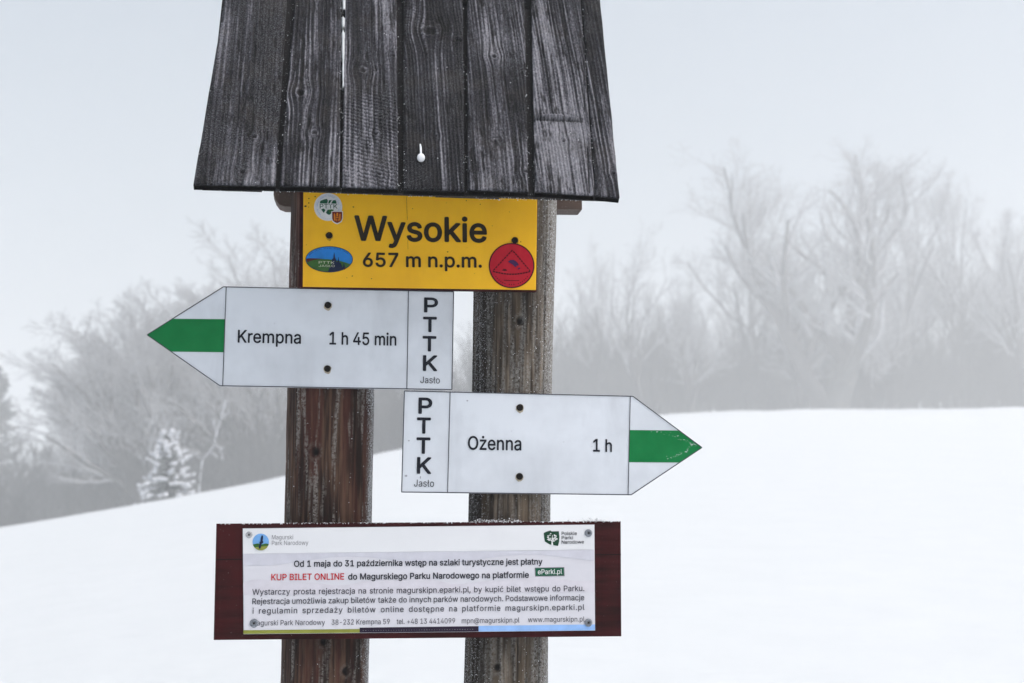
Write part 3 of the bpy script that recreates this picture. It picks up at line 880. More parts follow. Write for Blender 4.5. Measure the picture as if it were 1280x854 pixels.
# cross beam under the eaves (round left end, squared right end)
def beam():
    dB0 = 0.10
    a = P(341.5, 258, dB0); b = P(727.5, 262, dB0); zt = a[2] + 0.06
    tb = TB(); n = 30
    r = 0.030; pts = []; V = []; F = []
    us = np.concatenate([[a[0], a[0] + 0.004, a[0] + 0.010], np.linspace(a[0] + 0.02, b[0], n)])
    for i, u in enumerate(us):
        k = (0.30, 0.62, 0.88)[i] if i < 3 else 1.0
        t = (u - a[0]) / (b[0] - a[0]); zb = a[2] + (b[2] - a[2]) * t + (0, 0, 0)[0]
        h = zt - zb; cz = zt - h / 2
        for dd, zz in ((-1, -1), (1, -1), (1, 1), (-1, 1)):
            V.append((u, dB0 + 0.022 + dd * 0.022 * (0.7 + 0.3 * k), cz + zz * h / 2 * (k if zz < 0 else 1)))
    m = len(us)
    for i in range(m - 1):
        for j in range(4): F.append((i * 4 + j, i * 4 + (j + 1) % 4, (i + 1) * 4 + (j + 1) % 4, (i + 1) * 4 + j))
    F += [(0, 1, 2, 3), tuple((m - 1) * 4 + j for j in (3, 2, 1, 0))]
    link('crossbeam', mesh_np('crossbeam', V, F), BEAM, post_root)
beam()

# frost grains
def grains(name, pts, size, parent, rg, mat=FROST, stretch=None):
    """little ice crystals: squashed octahedra"""
    n = len(pts); pts = np.asarray(pts)
    base = np.array([(1, 0, 0), (-1, 0, 0), (0, 1, 0), (0, -1, 0), (0, 0, 1), (0, 0, -1)], float)
    fc = np.array([(0, 2, 4), (2, 1, 4), (1, 3, 4), (3, 0, 4), (2, 0, 5), (1, 2, 5), (3, 1, 5), (0, 3, 5)])
    sc = size * (0.45 + 0.9 * rg.random((n, 1, 1))) * (0.6 + 0.8 * rg.random((n, 1, 3)))
    if stretch is not None: sc = sc * np.asarray(stretch)[None, None, :]
    a = rg.random(n) * 6.28; c, s = np.cos(a), np.sin(a)
    b = base[None] * sc
    bx = b[..., 0] * c[:, None] - b[..., 1] * s[:, None]; by_ = b[..., 0] * s[:, None] + b[..., 1] * c[:, None]
    V = (np.stack([bx, by_, b[..., 2]], -1) + pts[:, None, :]).reshape(-1, 3)
    F = (fc[None] + 6 * np.arange(n)[:, None, None]).reshape(-1, 3)
    o = link(name, mesh_np(name, V, F), mat, parent); tag(o, kind='stuff'); return o
rgf = np.random.default_rng(3)
pts = []
for i in range(900):                 # fringe of rime along the eaves
    px = 252 + 520 * rgf.random()
    q = np.interp(px, [252, 343, 345, 430, 431, 505, 506, 591, 592, 672, 673, 770], [236.5, 236, 237.5, 239.5, 240, 241, 243, 244, 246.5, 247, 248, 248.5])
    if rgf.random() > (0.35 + 0.65 * (600 < px or 560 < px)): continue
    xx, ss = roof_pt(px, q - 0.6 + 1.2 * rgf.random(), -T_UP - 0.007)
    pts.append(slope_xyz([xx], [ss], [-T_UP - 0.012 * rgf.random()])[0])
for k in PL:                         # grains lodged on the boards and in the joints
    for i in range(75):
        t = rgf.random(); py = k['bl'][1] * t
        if vnoise(np.array([py * 0.05]), np.array([k['seed']]))[0] < 0.45: continue
        w = rgf.random(); w = w if rgf.random() < 0.10 else (0.0 if w < 0.5 else 1.0) + rgf.normal(0, 0.02)
        xl = k['tl'] + (k['bl'][0] - k['tl']) * t; xr = k['tr'] + (k['br'][0] - k['tr']) * t
        xx, ss = roof_pt(xl + (xr - xl) * w, py)
        pts.append(slope_xyz([xx], [ss], [0.0006 if 0.03 < w < 0.97 else -0.002])[0])
grains('frost', pts, 0.0007, post_root, rgf)
pts = []
for (k, dc, cr, cz, nG, lop) in ((kA, dA, crA, czA, 110, 1.6), (kB, dB, crB, czB, 700, 1.2)):
    for i in range(nG):
        z = cz[-1] - 0.03 + (cz[0] - cz[-1] + 0.02) * rgf.random()
        c = rgf.random() ** (1 / lop) * 2 - 1 if rgf.random() < 0.75 else rgf.random() * 2 - 1
        c = np.clip(c, -0.999, 0.999); th = -math.acos(c)
        r = np.interp(z, cz[::-1], cr[::-1])
        pts.append((np.polyval(k, z) + c * r, dc + math.sin(th) * r, z))
grains('frost', pts, 0.0006, post_root, rgf)

# ------------------------------------------------------------------ sign building blocks
FONT = None
try:                                # a plain grotesque that ships with Blender
    FONT = bpy.data.fonts.load(bpy.utils.system_resource('DATAFILES', path='fonts') + '/Inter.woff2')
except Exception:
    FONT = None
CAPH = 0.5087 if FONT else 0.682
from mathutils.geometry import delaunay_2d_cdt
def fill_loops(loops):
    """triangles of the area a glyph's (possibly overlapping) contours wind around"""
    pts, edges = [], []
    for l in loops:
        k = len(pts); pts += [Vector((float(x), float(y))) for x, y in l]; m = len(l)
        edges += [(k + i, k + (i + 1) % m) for i in range(m)]
    vo, eo, fo, _, _, _ = delaunay_2d_cdt(pts, edges, [], 0, 1e-5)
    v = np.array([(p[0], p[1]) for p in vo]); f = np.array([t for t in fo if len(t) == 3])
    c = v[f].mean(1); wn = np.zeros(len(c))
    for l in loops:
        a = l; b = np.roll(l, -1, 0)
        for (x0, y0), (x1, y1) in zip(a, b):
            up = (y0 <= c[:, 1]) & (y1 > c[:, 1]); dn = (y0 > c[:, 1]) & (y1 <= c[:, 1])
            side = (x1 - x0) * (c[:, 1] - y0) - (c[:, 0] - x0) * (y1 - y0)
            wn += (up & (side > 0)).astype(int) - (dn & (side < 0)).astype(int)
    return v, [tuple(int(i) for i in t) for t in f[wn != 0]]
class Sign:
    """a flat sign: its empty stands at the middle of the plate, drawings are traced onto the plate's plane"""
    def __init__(self, name, cx, cy, d, label, cat, group=None):
        self.d = d; self.c = P(cx, cy, d)
        self.root = tag(base_obj(name, self.c), label, cat, group)
        self.m_px = np.linalg.norm(P(cx + 50, cy, d) - P(cx - 50, cy, d)) / 100
    def q(self, px, py):            # pixel -> (x, z) on the plate
        p = P(px, py, self.d) - self.c; return p[0], p[2]
    def plate(self, name, pix, thick, mat, parent=None, back=0.0, bevel=True):
        pts = [self.q(*p) for p in pix]; n = len(pts)
        b = min(0.0012, thick * 0.4) if bevel else 0.0
        cx = sum(p[0] for p in pts) / n; cz = sum(p[1] for p in pts) / n
        def inset(p):
            k = 1 - b / max(math.hypot(p[0] - cx, p[1] - cz), 1e-6); return cx + (p[0] - cx) * k, cz + (p[1] - cz) * k
        V = [(inset(p)[0], 0.0 + back, inset(p)[1]) for p in pts] + [(p[0], b + back, p[1]) for p in pts] + [(p[0], thick + back, p[1]) for p in pts]
        F = [tuple(range(n)), tuple(range(3 * n - 1, 2 * n - 1, -1))]
        for r in range(2):
            for i in range(n):
                j = (i + 1) % n; F.append((r * n + i, r * n + j, (r + 1) * n + j, (r + 1) * n + i))
        return link(name, mesh_np(name, V, F), mat, parent or self.root)
    def flat(self, name, polys, mat, lay=1, parent=None):   # printed shapes, each 0.4 mm over the last
        V, F = [], []
        y = -0.0004 * lay
        for pix in polys:
            k = len(V); V += [(x, y, z) for x, z in (self.q(*p) for p in pix)]; F.append(tuple(range(k, k + len(pix))))
        me = mesh_np(name, V, F)
        return link(name, me, mat, parent or self.root)
    def text(self, body, x0, y0, x1, y1, cap, mat, bold=0.0, lay=2, parent=None, name='lettering', justify=False, chars=1.0):
        """body from (x0,y0) to (x1,y1) on its baseline with capitals cap pixels high"""
        ax, az = self.q(x0, y0); bx, bz = self.q(x1, y1)
        W = math.hypot(bx - ax, bz - az); ux, uz = (bx - ax) / W, (bz - az) / W
        sy = cap * self.m_px / CAPH
        def glyphs(s):
            cu = bpy.data.curves.new('lettering', 'FONT'); cu.body = s; cu.space_character = chars
            if FONT: cu.font = FONT
            cu.resolution_u = 3; cu.fill_mode = 'NONE'
            o = bpy.data.objects.new('lettering', cu); COL.objects.link(o)
            bpy.context.view_layer.update()
            me = bpy.data.meshes.new_from_object(o.evaluated_get(bpy.context.evaluated_depsgraph_get()))
            bpy.data.objects.remove(o); bpy.data.curves.remove(cu)
            v = np.array([w.co[:2] for w in me.vertices])
            nxt = {e.vertices[0]: e.vertices[1] for e in me.edges}
            loops, seen = [], set()
            for st_ in range(len(v)):
                if st_ in seen: continue
                lp = []; c = st_
                while c is not None and c not in seen: seen.add(c); lp.append(c); c = nxt.get(c)
                lq = [lp[0]]
                for c in lp[1:]:
                    if np.hypot(*(v[c] - v[lq[-1]])) > 1e-4: lq.append(c)
                if np.hypot(*(v[lq[0]] - v[lq[-1]])) < 1e-4: lq.pop()
                if len(lq) > 2: loops.append(lq)
            bpy.data.meshes.remove(me)
            return fill_loops([v[l] for l in loops])
        words = body.split(' ') if justify else [body]
        gl = [glyphs(w) for w in words]
        wid = [g[0][:, 0].max() - g[0][:, 0].min() for g in gl]
        if justify:
            sx = min(sy * 0.98, W / (sum(wid) + 0.26 * (len(words) - 1)))
            gap = (W - sx * sum(wid)) / (len(words) - 1)
        else: sx, gap = W / wid[0], 0
        V, F, cur = [], [], 0.0
        for (v, f), w in zip(gl, wid):
            k = len(V); gx_ = (v[:, 0] - v[:, 0].min()) * sx + cur; gy_ = v[:, 1] * sy
            rb = bold * sy * CAPH
            shifts = [(0, 0)] if rb <= 0 else [(0, 0)] + [(rb * math.cos(i * math.pi / 4), rb * math.sin(i * math.pi / 4)) for i in range(8)]
            for si, (sa, sb) in enumerate(shifts):   # a heavier weight: the outline grown by its own radius
                k = len(V)
                for a, b in zip(gx_ + sa, gy_ + sb): V.append((ax + ux * a - uz * b, -0.0004 * lay - 0.00003 * si, az + uz * a + ux * b))
                F += [tuple(i + k for i in t) for t in f]
            cur += w * sx + gap
        return link(name, mesh_np(name, V, F), mat, parent or self.root)
    def stamp(self, o, polys, mat, lay=1, yoff=0.0):   # surface marks kept in the plate's own mesh
        me = o.data; V = [tuple(v.co) for v in me.vertices]; F = [tuple(p.vertices) for p in me.polygons]; MI = [p.material_index for p in me.polygons]
        mats = list(me.materials); mats.append(mat); y = -0.0004 * lay + yoff
        for pix in polys:
            k = len(V); V += [(x, y, z) for x, z in (self.q(*p) for p in pix)]; F.append(tuple(range(k, k + len(pix)))); MI.append(len(mats) - 1)
        nm = mesh_np(me.name, V, F)
        for m in mats: nm.materials.append(m)
        nm.polygons.foreach_set('material_index', MI); o.data = nm
    def line(self, pts, w):         # a thin stroke as quads along pixels
        out = []
        for (a, b), (c, e) in zip(pts[:-1], pts[1:]):
            L = math.hypot(c - a, e - b); nx_, ny_ = -(e - b) / L * w / 2, (c - a) / L * w / 2
            out.append([(a + nx_, b + ny_), (c + nx_, e + ny_), (c - nx_, e - ny_), (a - nx_, b - ny_)])
        return out
    def screw(self, px, py, rp, head, stain=None, parent=None, recess=True, name='screw'):
        x, z = self.q(px, py); r = rp * self.m_px
        rg = random.Random(int(px * 7 + py))
        if stain:
            pl = []
            for i in range(20):
                a = 2 * math.pi * i / 20; k = rp * (1.05 + 0.25 * rg.random()); pl.append((px + k * math.cos(a), py + 0.6 + k * math.sin(a) * (1.25 if math.sin(a) > 0 else 1)))
            self.stamp(self.pl, [pl], stain, 1)
        prof = [(1.0, 0.0), (1.0, 0.0009), (0.86, 0.0018), (0.62, 0.0023), (0.55, 0.0012 if recess else 0.0024), (0.0, 0.0010 if recess else 0.0025)]
        V, F, n = [], [], 24
        for rr, h in prof[:-1]:
            for i in range(n): V.append((x + r * rr * math.cos(2 * math.pi * i / n), -0.0004 - h, z + r * rr * math.sin(2 * math.pi * i / n)))
        for k in range(len(prof) - 2):
            for i in range(n): F.append((k * n + i, k * n + (i + 1) % n, (k + 1) * n + (i + 1) % n, (k + 1) * n + i))
        V.append((x, -0.0004 - prof[-1][1], z)); c = len(V) - 1; k = len(prof) - 2
        for i in range(n): F.append((k * n + i, k * n + (i + 1) % n, c))
        return link(name, mesh_np(name, V, F, False), head, parent or self.root)

def ell(cx, cy, rx, ry, n=48, a0=0, a1=2 * math.pi):
    return [(cx + rx * math.cos(a0 + (a1 - a0) * i / n), cy + ry * math.sin(a0 + (a1 - a0) * i / n)) for i in range(n)]

def painted(name, col, dirt, scale, amt, rough=0.42):
    m = NT(name)
    f = m.noise(scale, 5, 0.6); g = m.noise(scale * 12, 3, 0.6); st = m.noise(scale * 2.2, 4, 0.6, (1, 1, 0.22))
    c = m.mix(m.math('MULTIPLY', m.ramp(f, [(0.42, 0.0), (0.75, 1.0)]), amt), col, dirt)
    c = m.mix(m.math('MULTIPLY', m.ramp(st, [(0.56, 0.0), (0.78, 1.0)]), amt * 0.8), c, dirt)
    c = m.mix(m.ramp(g, [(0.70, 0.0), (0.76, 0.35 * amt)]), c, tuple(x * 0.4 for x in dirt))
    m.color(c); m.l(m.ramp(f, [(0.3, rough), (0.8, rough + 0.2)]), m.b.inputs['Roughness'])
    m.bump(f, 0.12, 0.006)
    m.set(Specular_IOR_Level=0.2); return m.m
WHITE = painted('white_sign_enamel', (0.665, 0.705, 0.76), (0.50, 0.53, 0.575), 7.0, 0.9)
YELLOW = painted('yellow_sign_enamel', (0.95, 0.53, 0.012), (0.66, 0.29, 0.006), 6.0, 0.45)
INK = plain('black_lettering', (0.012, 0.014, 0.022), 0.45)
YINK = plain('brown_black_lettering', (0.022, 0.016, 0.010), 0.45)
LINE = plain('dark_grey_border', (0.05, 0.055, 0.07), 0.5)
EDGE = plain('grey_plate_edge', (0.16, 0.17, 0.19), 0.5)
GREEN = plain('green_enamel', (0.002, 0.165, 0.042), 0.42, 0.10, 25)
DARKM = plain('dark_rusted_screw', (0.012, 0.010, 0.009), 0.6, 0.4, 900)
GALV = plain('galvanised_screw', (0.22, 0.24, 0.27), 0.4, 0.4, 700)
PALEM = plain('pale_screw', (0.42, 0.43, 0.45), 0.4, 0.4, 700)
RUST = plain('rust_halo', (0.36, 0.32, 0.25), 0.7, 0.25, 300)
YRUST = plain('brown_halo', (0.50, 0.27, 0.02), 0.7, 0.25, 300)

# ------------------------------------------------------------------ yellow name sign
ns_ = Sign('name_sign', 525, 305, -0.016, 'yellow name plate with the summit name and height, under the eaves', 'sign')
yc = [(379.3, 226), (671.8, 236), (670.0, 362.4), (378.5, 358.4)]
bb = [(374.5, 224), (672.6, 236), (671.2, 363.8), (373.5, 359.4)]
ns_.plate('backing_board', bb, 0.0135, RED_BOARD, back=0.0025)
ns_.pl = ns_.plate('plate', yc, 0.0025, YELLOW)
ns_.text('Wysokie', 443.8, 300.2, 607.7, 302.6, 30.2, YINK, bold=0.036)
ns_.text('657 m n.p.m.', 454.2, 333.3, 601.8, 334.4, 17.0, YINK, bold=0.034)
for (a, b) in ((411.5, 294.5), (643.5, 300.6)): ns_.screw(a, b, 4.1, DARKM, YRUST)
# crack in the enamel and specks of dirt
ns_.stamp(ns_.pl, ns_.line([(508.0, 244), (508.6, 262), (509.2, 275)], 0.7) + ns_.line([(509.6, 300), (510.0, 312)], 0.6), YRUST, 1)
rgd = random.Random(5); sp = []
for i in range(18):
    a, b = 382 + 285 * rgd.random(), 250 + 105 * rgd.random() ** 1.6; r = 0.25 + 0.4 * rgd.random()
    sp.append(ell(a, b, r * (1 + rgd.random()), r, 7))
sp += [ell(386, 248.5, .8, .8, 8), ell(386, 254, .8, .8, 8), ell(394, 246, .8, .8, 8), ell(381.8, 258, 1.6, 1.0, 8)]
ns_.stamp(ns_.pl, sp, YINK, 2)

WHITEP = plain('white_print', (0.74, 0.76, 0.76), 0.4)
LILAC = plain('pale_blue_print', (0.52, 0.58, 0.70), 0.4)
NAVYR = plain('blue_ring_print', (0.10, 0.14, 0.30), 0.4)
FGREEN = plain('dark_green_print', (0.010, 0.095, 0.050), 0.4)
LGREEN = plain('leaf_green_print', (0.045, 0.16, 0.035), 0.4)
CREAM = plain('cream_print', (0.62, 0.66, 0.50), 0.4)
MAROON = plain('maroon_print', (0.16, 0.012, 0.012), 0.4)
ORANGE = plain('orange_print', (0.68, 0.22, 0.025), 0.4)
SKYB = plain('sky_blue_print', (0.020, 0.21, 0.62), 0.4, 0.2, 40)
HILLG = plain('hill_green_print', (0.040, 0.125, 0.030), 0.4, 0.2, 60)
HILLB = plain('hill_brown_print', (0.080, 0.018, 0.018), 0.4)
NIGHT = plain('navy_print', (0.008, 0.018, 0.055), 0.4)
CRIMSON = plain('crimson_print', (0.46, 0.010, 0.026), 0.38, 0.08, 60)
DRED = plain('dark_red_print', (0.075, 0.004, 0.010), 0.4)
PURP = plain('purple_print', (0.050, 0.016, 0.075), 0.4)

def chord(cx, cy, rx, ry, fn, n=40):   # lower part of an ellipse under the outline fn(x)
    top, bot = [], []
    for i in range(n + 1):
        x = cx - rx + 2 * rx * i / n; h = ry * math.sqrt(max(0, 1 - ((x - cx) / rx) ** 2))
        y = min(max(fn(x), cy - h), cy + h); top.append((x, y)); bot.append((x, cy + h))
    pts = top + bot[-2:0:-1]; out = []
    for p in pts:
        if not out or math.hypot(p[0] - out[-1][0], p[1] - out[-1][1]) > 0.05: out.append(p)
    return out

# round club badge with a shield
st = ns_.flat('sticker', [ell(410.2, 259, 17.6, 17.3, 56)], WHITEP, 2); tag(st, 'round white badge with green shape and small red shield')
ring = []
for i in range(40):
    a0, a1 = 2 * math.pi * i / 40, 2 * math.pi * (i + 0.72) / 40
    ring.append([(410.2 + 15.6 * math.cos(a0), 259 + 15.3 * math.sin(a0)), (410.2 + 15.6 * math.cos(a1), 259 + 15.3 * math.sin(a1)),
                 (410.2 + 15.0 * math.cos(a1), 259 + 14.7 * math.sin(a1)), (410.2 + 15.0 * math.cos(a0), 259 + 14.7 * math.sin(a0))])
rl = random.Random(9)
for i in range(46):                   # the ring of tiny letters
    a = math.pi * (0.75 + 1.65 * i / 46); r1 = 14.3; r2 = 12.8 + 0.7 * rl.random(); w = 0.035 + 0.02 * rl.random()
    if i % 7 == 6: continue
    ring.append([(410.2 + r1 * math.cos(a - w), 259 + r1 * math.sin(a - w)), (410.2 + r1 * math.cos(a + w), 259 + r1 * math.sin(a + w)),
                 (410.2 + r2 * math.cos(a + w), 259 + r2 * math.sin(a + w)), (410.2 + r2 * math.cos(a - w), 259 + r2 * math.sin(a - w))])
ns_.flat('emblem_ring', ring, LILAC, 3, st)
ns_.flat('emblem', [[(399.5, 254.5), (400.5, 251.3), (405, 249.6), (408.5, 248.9), (410, 251), (409, 254.7)],
                    [(410.2, 254.7), (411.2, 250.6), (414.8, 250.4), (411.9, 254.7)], [(413.4, 254.7), (416.3, 250.8), (419.2, 250.2), (420.5, 252.5), (420.7, 254.9)],
                    [(401.5, 262), (404.8, 260.8), (406.8, 263), (404.8, 266.6), (402.8, 264)], [(407.4, 265.8), (409.5, 262.6), (413, 262.2), (416, 263), (415, 266.5), (411.5, 269), (408.5, 267.6)]], FGREEN, 3, st)
ns_.flat('emblem', [[(410.6, 263.2), (414, 262), (417.5, 262.6), (415.5, 265.4), (411.8, 266.4)]], LGREEN, 4, st)
ns_.flat('emblem', ns_.line([(406.5, 265.6), (410, 261), (415.4, 251.4)], 0.9), WHITEP, 5, st)
ns_.text('PTTK', 399.8, 260.9, 421.8, 261.1, 5.6, FGREEN, bold=0.01, lay=4, parent=st)
sh = lambda k: [(421.4 + (x - 421.4) * k, 271.6 + (y - 271.6) * k) for x, y in [(414.2, 264.4), (428.6, 264.4), (428.6, 273.5), (427.3, 277.6), (424.6, 279.4), (421.4, 280.8), (418.0, 279.4), (415.2, 277.2), (414.2, 273.5)]]
ns_.flat('emblem_shield', [sh(1.0)], WHITEP, 6, st); ns_.flat('emblem_shield', [sh(0.86)], MAROON, 7, st)
cas = [[(417.2, 268), (418.2, 267.2), (419, 268.6), (419.4, 276.4), (417.4, 276.4)], [(420.4, 267.4), (421.6, 266.4), (422.8, 267.4), (422.8, 271), (420.4, 271)],
       [(424, 268.6), (424.8, 267.2), (425.8, 268), (425.6, 276.4), (423.6, 276.4)], [(419.6, 271.6), (423.4, 271.6), (423.4, 273), (419.6, 273)],
       [(419.8, 273.8), (420.9, 273.8), (420.9, 277.4), (419.8, 277.4)], [(422.1, 273.8), (423.2, 273.8), (423.2, 277.4), (422.1, 277.4)]]
ns_.flat('emblem', cas, ORANGE, 8, st)

# oval badge: hills and a town silhouette
st = ns_.flat('sticker', [ell(411.5, 324.4, 29.6, 16.3, 64)], NIGHT, 2); tag(st, 'oval blue badge with green hill and dark church silhouette')
ns_.flat('emblem', [ell(411.5, 324.4, 28.8, 15.5, 64)], SKYB, 3, st)
ns_.flat('emblem', [chord(411.5, 324.4, 28.8, 15.5, lambda x: 323.3 + 0.004 * (x - 390) ** 2)], HILLB, 4, st)
ns_.flat('emblem', [chord(411.5, 324.4, 28.8, 15.5, lambda x: 324.3 + 0.010 * (x - 404) ** 2 if x < 404 else 324.3 + 0.0055 * (x - 404) ** 2)], HILLG, 5, st)
ns_.flat('emblem', [chord(411.5, 324.4, 28.8, 15.5, lambda x: float(np.interp(x, [409, 411.5, 414.4, 415, 416.5, 417.3, 417.7, 418.1, 419, 420, 420.4, 422, 422.6, 423.2, 423.6, 424.2, 426, 427.5, 428.3, 429, 429.6, 430, 430.5, 431.4, 432.6, 436],
    [343, 336, 332, 324.5, 323.5, 318, 314.5, 318, 323.5, 324.5, 328, 328, 325, 320, 325, 328.5, 329, 333, 335, 333, 329, 328.6, 331, 335, 336.5, 339])), 160)], NIGHT, 6, st)
ns_.flat('emblem', [[(428.8, 337.6), (431, 334.6), (433.0, 335.6), (430.6, 337.6)]], HILLB, 7, st)
ns_.text('PTTK', 398.4, 330.0, 418, 330.4, 3.0, CREAM, bold=0.0, lay=8, parent=st)
ns_.text('JASŁO', 398.4, 334.1, 418.4, 334.3, 2.6, CREAM, bold=0.0, lay=8, parent=st)
tk = []
for i in range(30):                   # tiny lettering along the upper rim
    a = math.pi * (1.12 + 0.76 * i / 30)
    if i % 6 == 5: continue
    x_, y_ = 411.5 + 26.6 * math.cos(a), 324.4 + 13.4 * math.sin(a); tk.append([(x_ - .45, y_ - .55), (x_ + .35, y_ - .55), (x_ + .35, y_ + .55), (x_ - .2, y_ + .4)])
ns_.flat('lettering', tk, NIGHT, 7, st)

# round red badge with a triangle
st = ns_.flat('sticker', [ell(639.4, 332.2, 28.6, 28.3, 72)], DRED, 2); tag(st, 'round red badge with dark triangle')
ns_.flat('emblem', [ell(639.4, 332.2, 26.9, 26.7, 72)], CRIMSON, 3, st)
tri = []
for (p0, p1, n_) in (((640.3, 313.0), (616.0, 339.0), 9), ((641.5, 314.5), (663.4, 340.0), 9)):
    for i in range(n_):
        t0, t1 = i / n_, (i + 0.74) / n_
        f_ = lambda t: (p0[0] + (p1[0] - p0[0]) * t, p0[1] + (p1[1] - p0[1]) * t)
        tri += ns_.line([f_(t0), f_(t1)], 1.5)
for i in range(14):
    g_ = lambda t: (616.0 + 47.4 * t, 339.6 + 3.6 * math.sin(math.pi * t))
    tri += ns_.line([g_(i / 14), g_((i + .82) / 14)], 1.7)
tri += ns_.line([(629.5, 350.6), (638, 351.2), (649, 351.0)], 0.9)
for i in range(17):
    a = math.pi * (0.80 - 0.60 * i / 16)
    x_, y_ = 639.4 + 24.2 * math.cos(a), 332.2 + 24.0 * math.sin(a)
    if i in (6, 10): continue
    tri.append([(x_ - .7, y_ - .8), (x_ + .6, y_ - .7), (x_ + .5, y_ + .8), (x_ - .6, y_ + .6)])
tri += [[(627.0, 338.2), (629.5, 336.4), (632.4, 336.8), (634, 338.6), (630.5, 339.3)]]
ns_.flat('emblem', tri, DRED, 4, st)
ns_.flat('emblem', [[(634.6, 327.6), (637.8, 325.4), (642, 325.2), (646, 328), (648.4, 331.2), (647.2, 332.6), (645, 332.4), (645.6, 334.4), (643.4, 334.0), (641, 331.4), (637.4, 329.4)],
                    [(646.5, 336.8), (648.6, 334.6), (650.6, 335.4), (648.6, 337.2)]], PURP, 5, st)

# ------------------------------------------------------------------ arrow signs
def arrow(cx, cy, label, outline, divs, stripe, texts, holes, col, tip):
    s = Sign('direction_sign', cx, cy, -0.003, label, 'sign', 'white arrow signs on the signpost')
    s.pl = s.plate('plate', outline, 0.003, WHITE)
    n = len(outline); bl = []
    k = 0.9965
    ox = sum(p[0] for p in outline) / n; oy = sum(p[1] for p in outline) / n
    ins = [(p[0] + (0.6 if p[0] < ox else -0.6), p[1] + (0.6 if p[1] < oy - 5 else -0.6 if p[1] > oy + 5 else 0)) for p in outline]
    bl += s.line(ins + [ins[0]], 1.15)
    for a, b in divs: bl += s.line([a, b], 1.0)
    s.stamp(s.pl, bl, LINE, 3)
    g = s.flat('arrow_stripe', [stripe], GREEN, 1)
    for t in texts: s.text(*t[:6], INK, bold=t[6])
    for h in holes: s.screw(*h, 4.2, DARKM, RUST)
    return s
B_, L_ = 0.020, 0.004
sA = arrow(395, 421, 'white arrow sign pointing left with a green tip, upper of the two',
    [(183.3, 418.8), (278.6, 358.2), (567.6, 364.3), (565.4, 487.8), (274.3, 483.0)],
    [((282.8, 358.6), (278.4, 482.8)), ((510.5, 363.4), (508.5, 486.4))],
    [(184.6, 418.9), (216.2, 398.6), (281.2, 399.1), (279.8, 440.5), (214.0, 439.7)],
    [('Krempna', 297.4, 428.2, 375.8, 429.7, 15.6, 0.022), ('1 h 45 min', 412.0, 430.6, 495.0, 432.0, 15.6, 0.022),
     ('P', 530.6, 390.1, 546.8, 390.4, 18.1, B_ + .02), ('T', 529.4, 414.6, 545.2, 414.9, 18.4, B_ + .02), ('T', 528.7, 438.7, 544.6, 439.0, 18.4, B_ + .02), ('K', 529.2, 463.2, 545.8, 463.5, 18.8, B_ + .02),
     ('Jasło', 525.3, 479.0, 549.7, 479.5, 8.3, 0.0)],
    [(409.8, 381.6), (409.3, 461.0)], GREEN, None)
sB = arrow(690, 555, 'white arrow sign pointing right with a scuffed green tip, lower of the two',
    [(504.8, 488.3), (791.6, 495.0), (877.9, 559.6), (789.6, 619.2), (501.4, 615.8)],
    [((562.6, 489.8), (559.4, 616.3)), ((787.7, 495.2), (784.9, 619.0))],
    [(786.6, 537.7), (848.6, 538.3), (876.6, 559.7), (849.6, 578.3), (785.8, 577.9)],
    [('Ożenna', 585.1, 562.0, 651.3, 563.0, 16.2, 0.022), ('1 h', 741.6, 564.4, 764.5, 564.9, 15.2, 0.022),
     ('P', 523.6, 516.7, 539.4, 517.0, 18.6, B_ + .02), ('T', 521.6, 541.4, 537.6, 541.7, 18.4, B_ + .02), ('T', 521.0, 566.6, 537.0, 566.9, 18.6, B_ + .02), ('K', 521.6, 591.6, 538.2, 591.9, 18.8, B_ + .02),
     ('Jasło', 517.4, 608.2, 542.4, 608.7, 8.3, 0.0)],
    [(649.8, 509.6), (649.4, 595.6)], GREEN, None)
for s_, (xa, ya), (xb, yb_), dens in ((sA, (280, 358.2), (567, 364.3), 120), (sB, (505, 488.3), (791, 495.0), 260)):
    pts = []
    for i in range(dens):
        t = rgf.random(); 
        if s_ is sB and rgf.random() < 0.5: t *= 0.22
        p = P(xa + (xb - xa) * t, ya + (yb_ - ya) * t - 0.15 + 0.7 * abs(rgf.normal()), -0.0028 + 0.0022 * rgf.random()) - s_.c
        pts.append(p)
    grains('frost', pts, 0.0006, s_.root, rgf)
rgs = random.Random(21); sc_ = []
for i in range(70):
    t = rgs.random()
    if i % 2: a, b = 832 + 36 * t, 578 - 2 - 20 * t * t - 3 + rgs.gauss(0, 1.1)
    else: a, b = 812 + 58 * t, 538.6 + 18.5 * t ** 1.5 + rgs.gauss(0, 1.3)
    r = 0.2 + 0.5 * rgs.random() ** 2.5
    if not (538.8 < b < 577.4) or a > 870: continue
    sc_.append([(a - r * (1 + 2 * rgs.random()), b + .3 * r), (a, b - r * .7), (a + r * (1 + 2 * rgs.random()), b - .5 * r), (a + .3 * r, b + .6 * r)])
sB.stamp(sB.pl, sc_, WHITE, 2)
sm = [ell(584.2, 501.0, 1.3, .9, 9), ell(507.5, 595, 1.8, 1.3, 9), ell(511, 551, 1.2, .9, 9), ell(525.5, 597, .7, 2.0, 9)]
sB.stamp(sB.pl, sm, plain('grey_dirt', (0.36, 0.37, 0.41), 0.7, 0.2, 300), 1)

# ------------------------------------------------------------------ notice board
nb_ = Sign('notice_board', 522, 726, -0.024, 'dark red wooden board with a printed park notice, below the arrow signs', 'notice board')
wood_px = [(270.4, 654.6), (776.0, 651.6), (776.8, 795.6), (267.0, 800.2)]
bd = nb_.plate('board', wood_px, 0.0235, RED_BOARD)
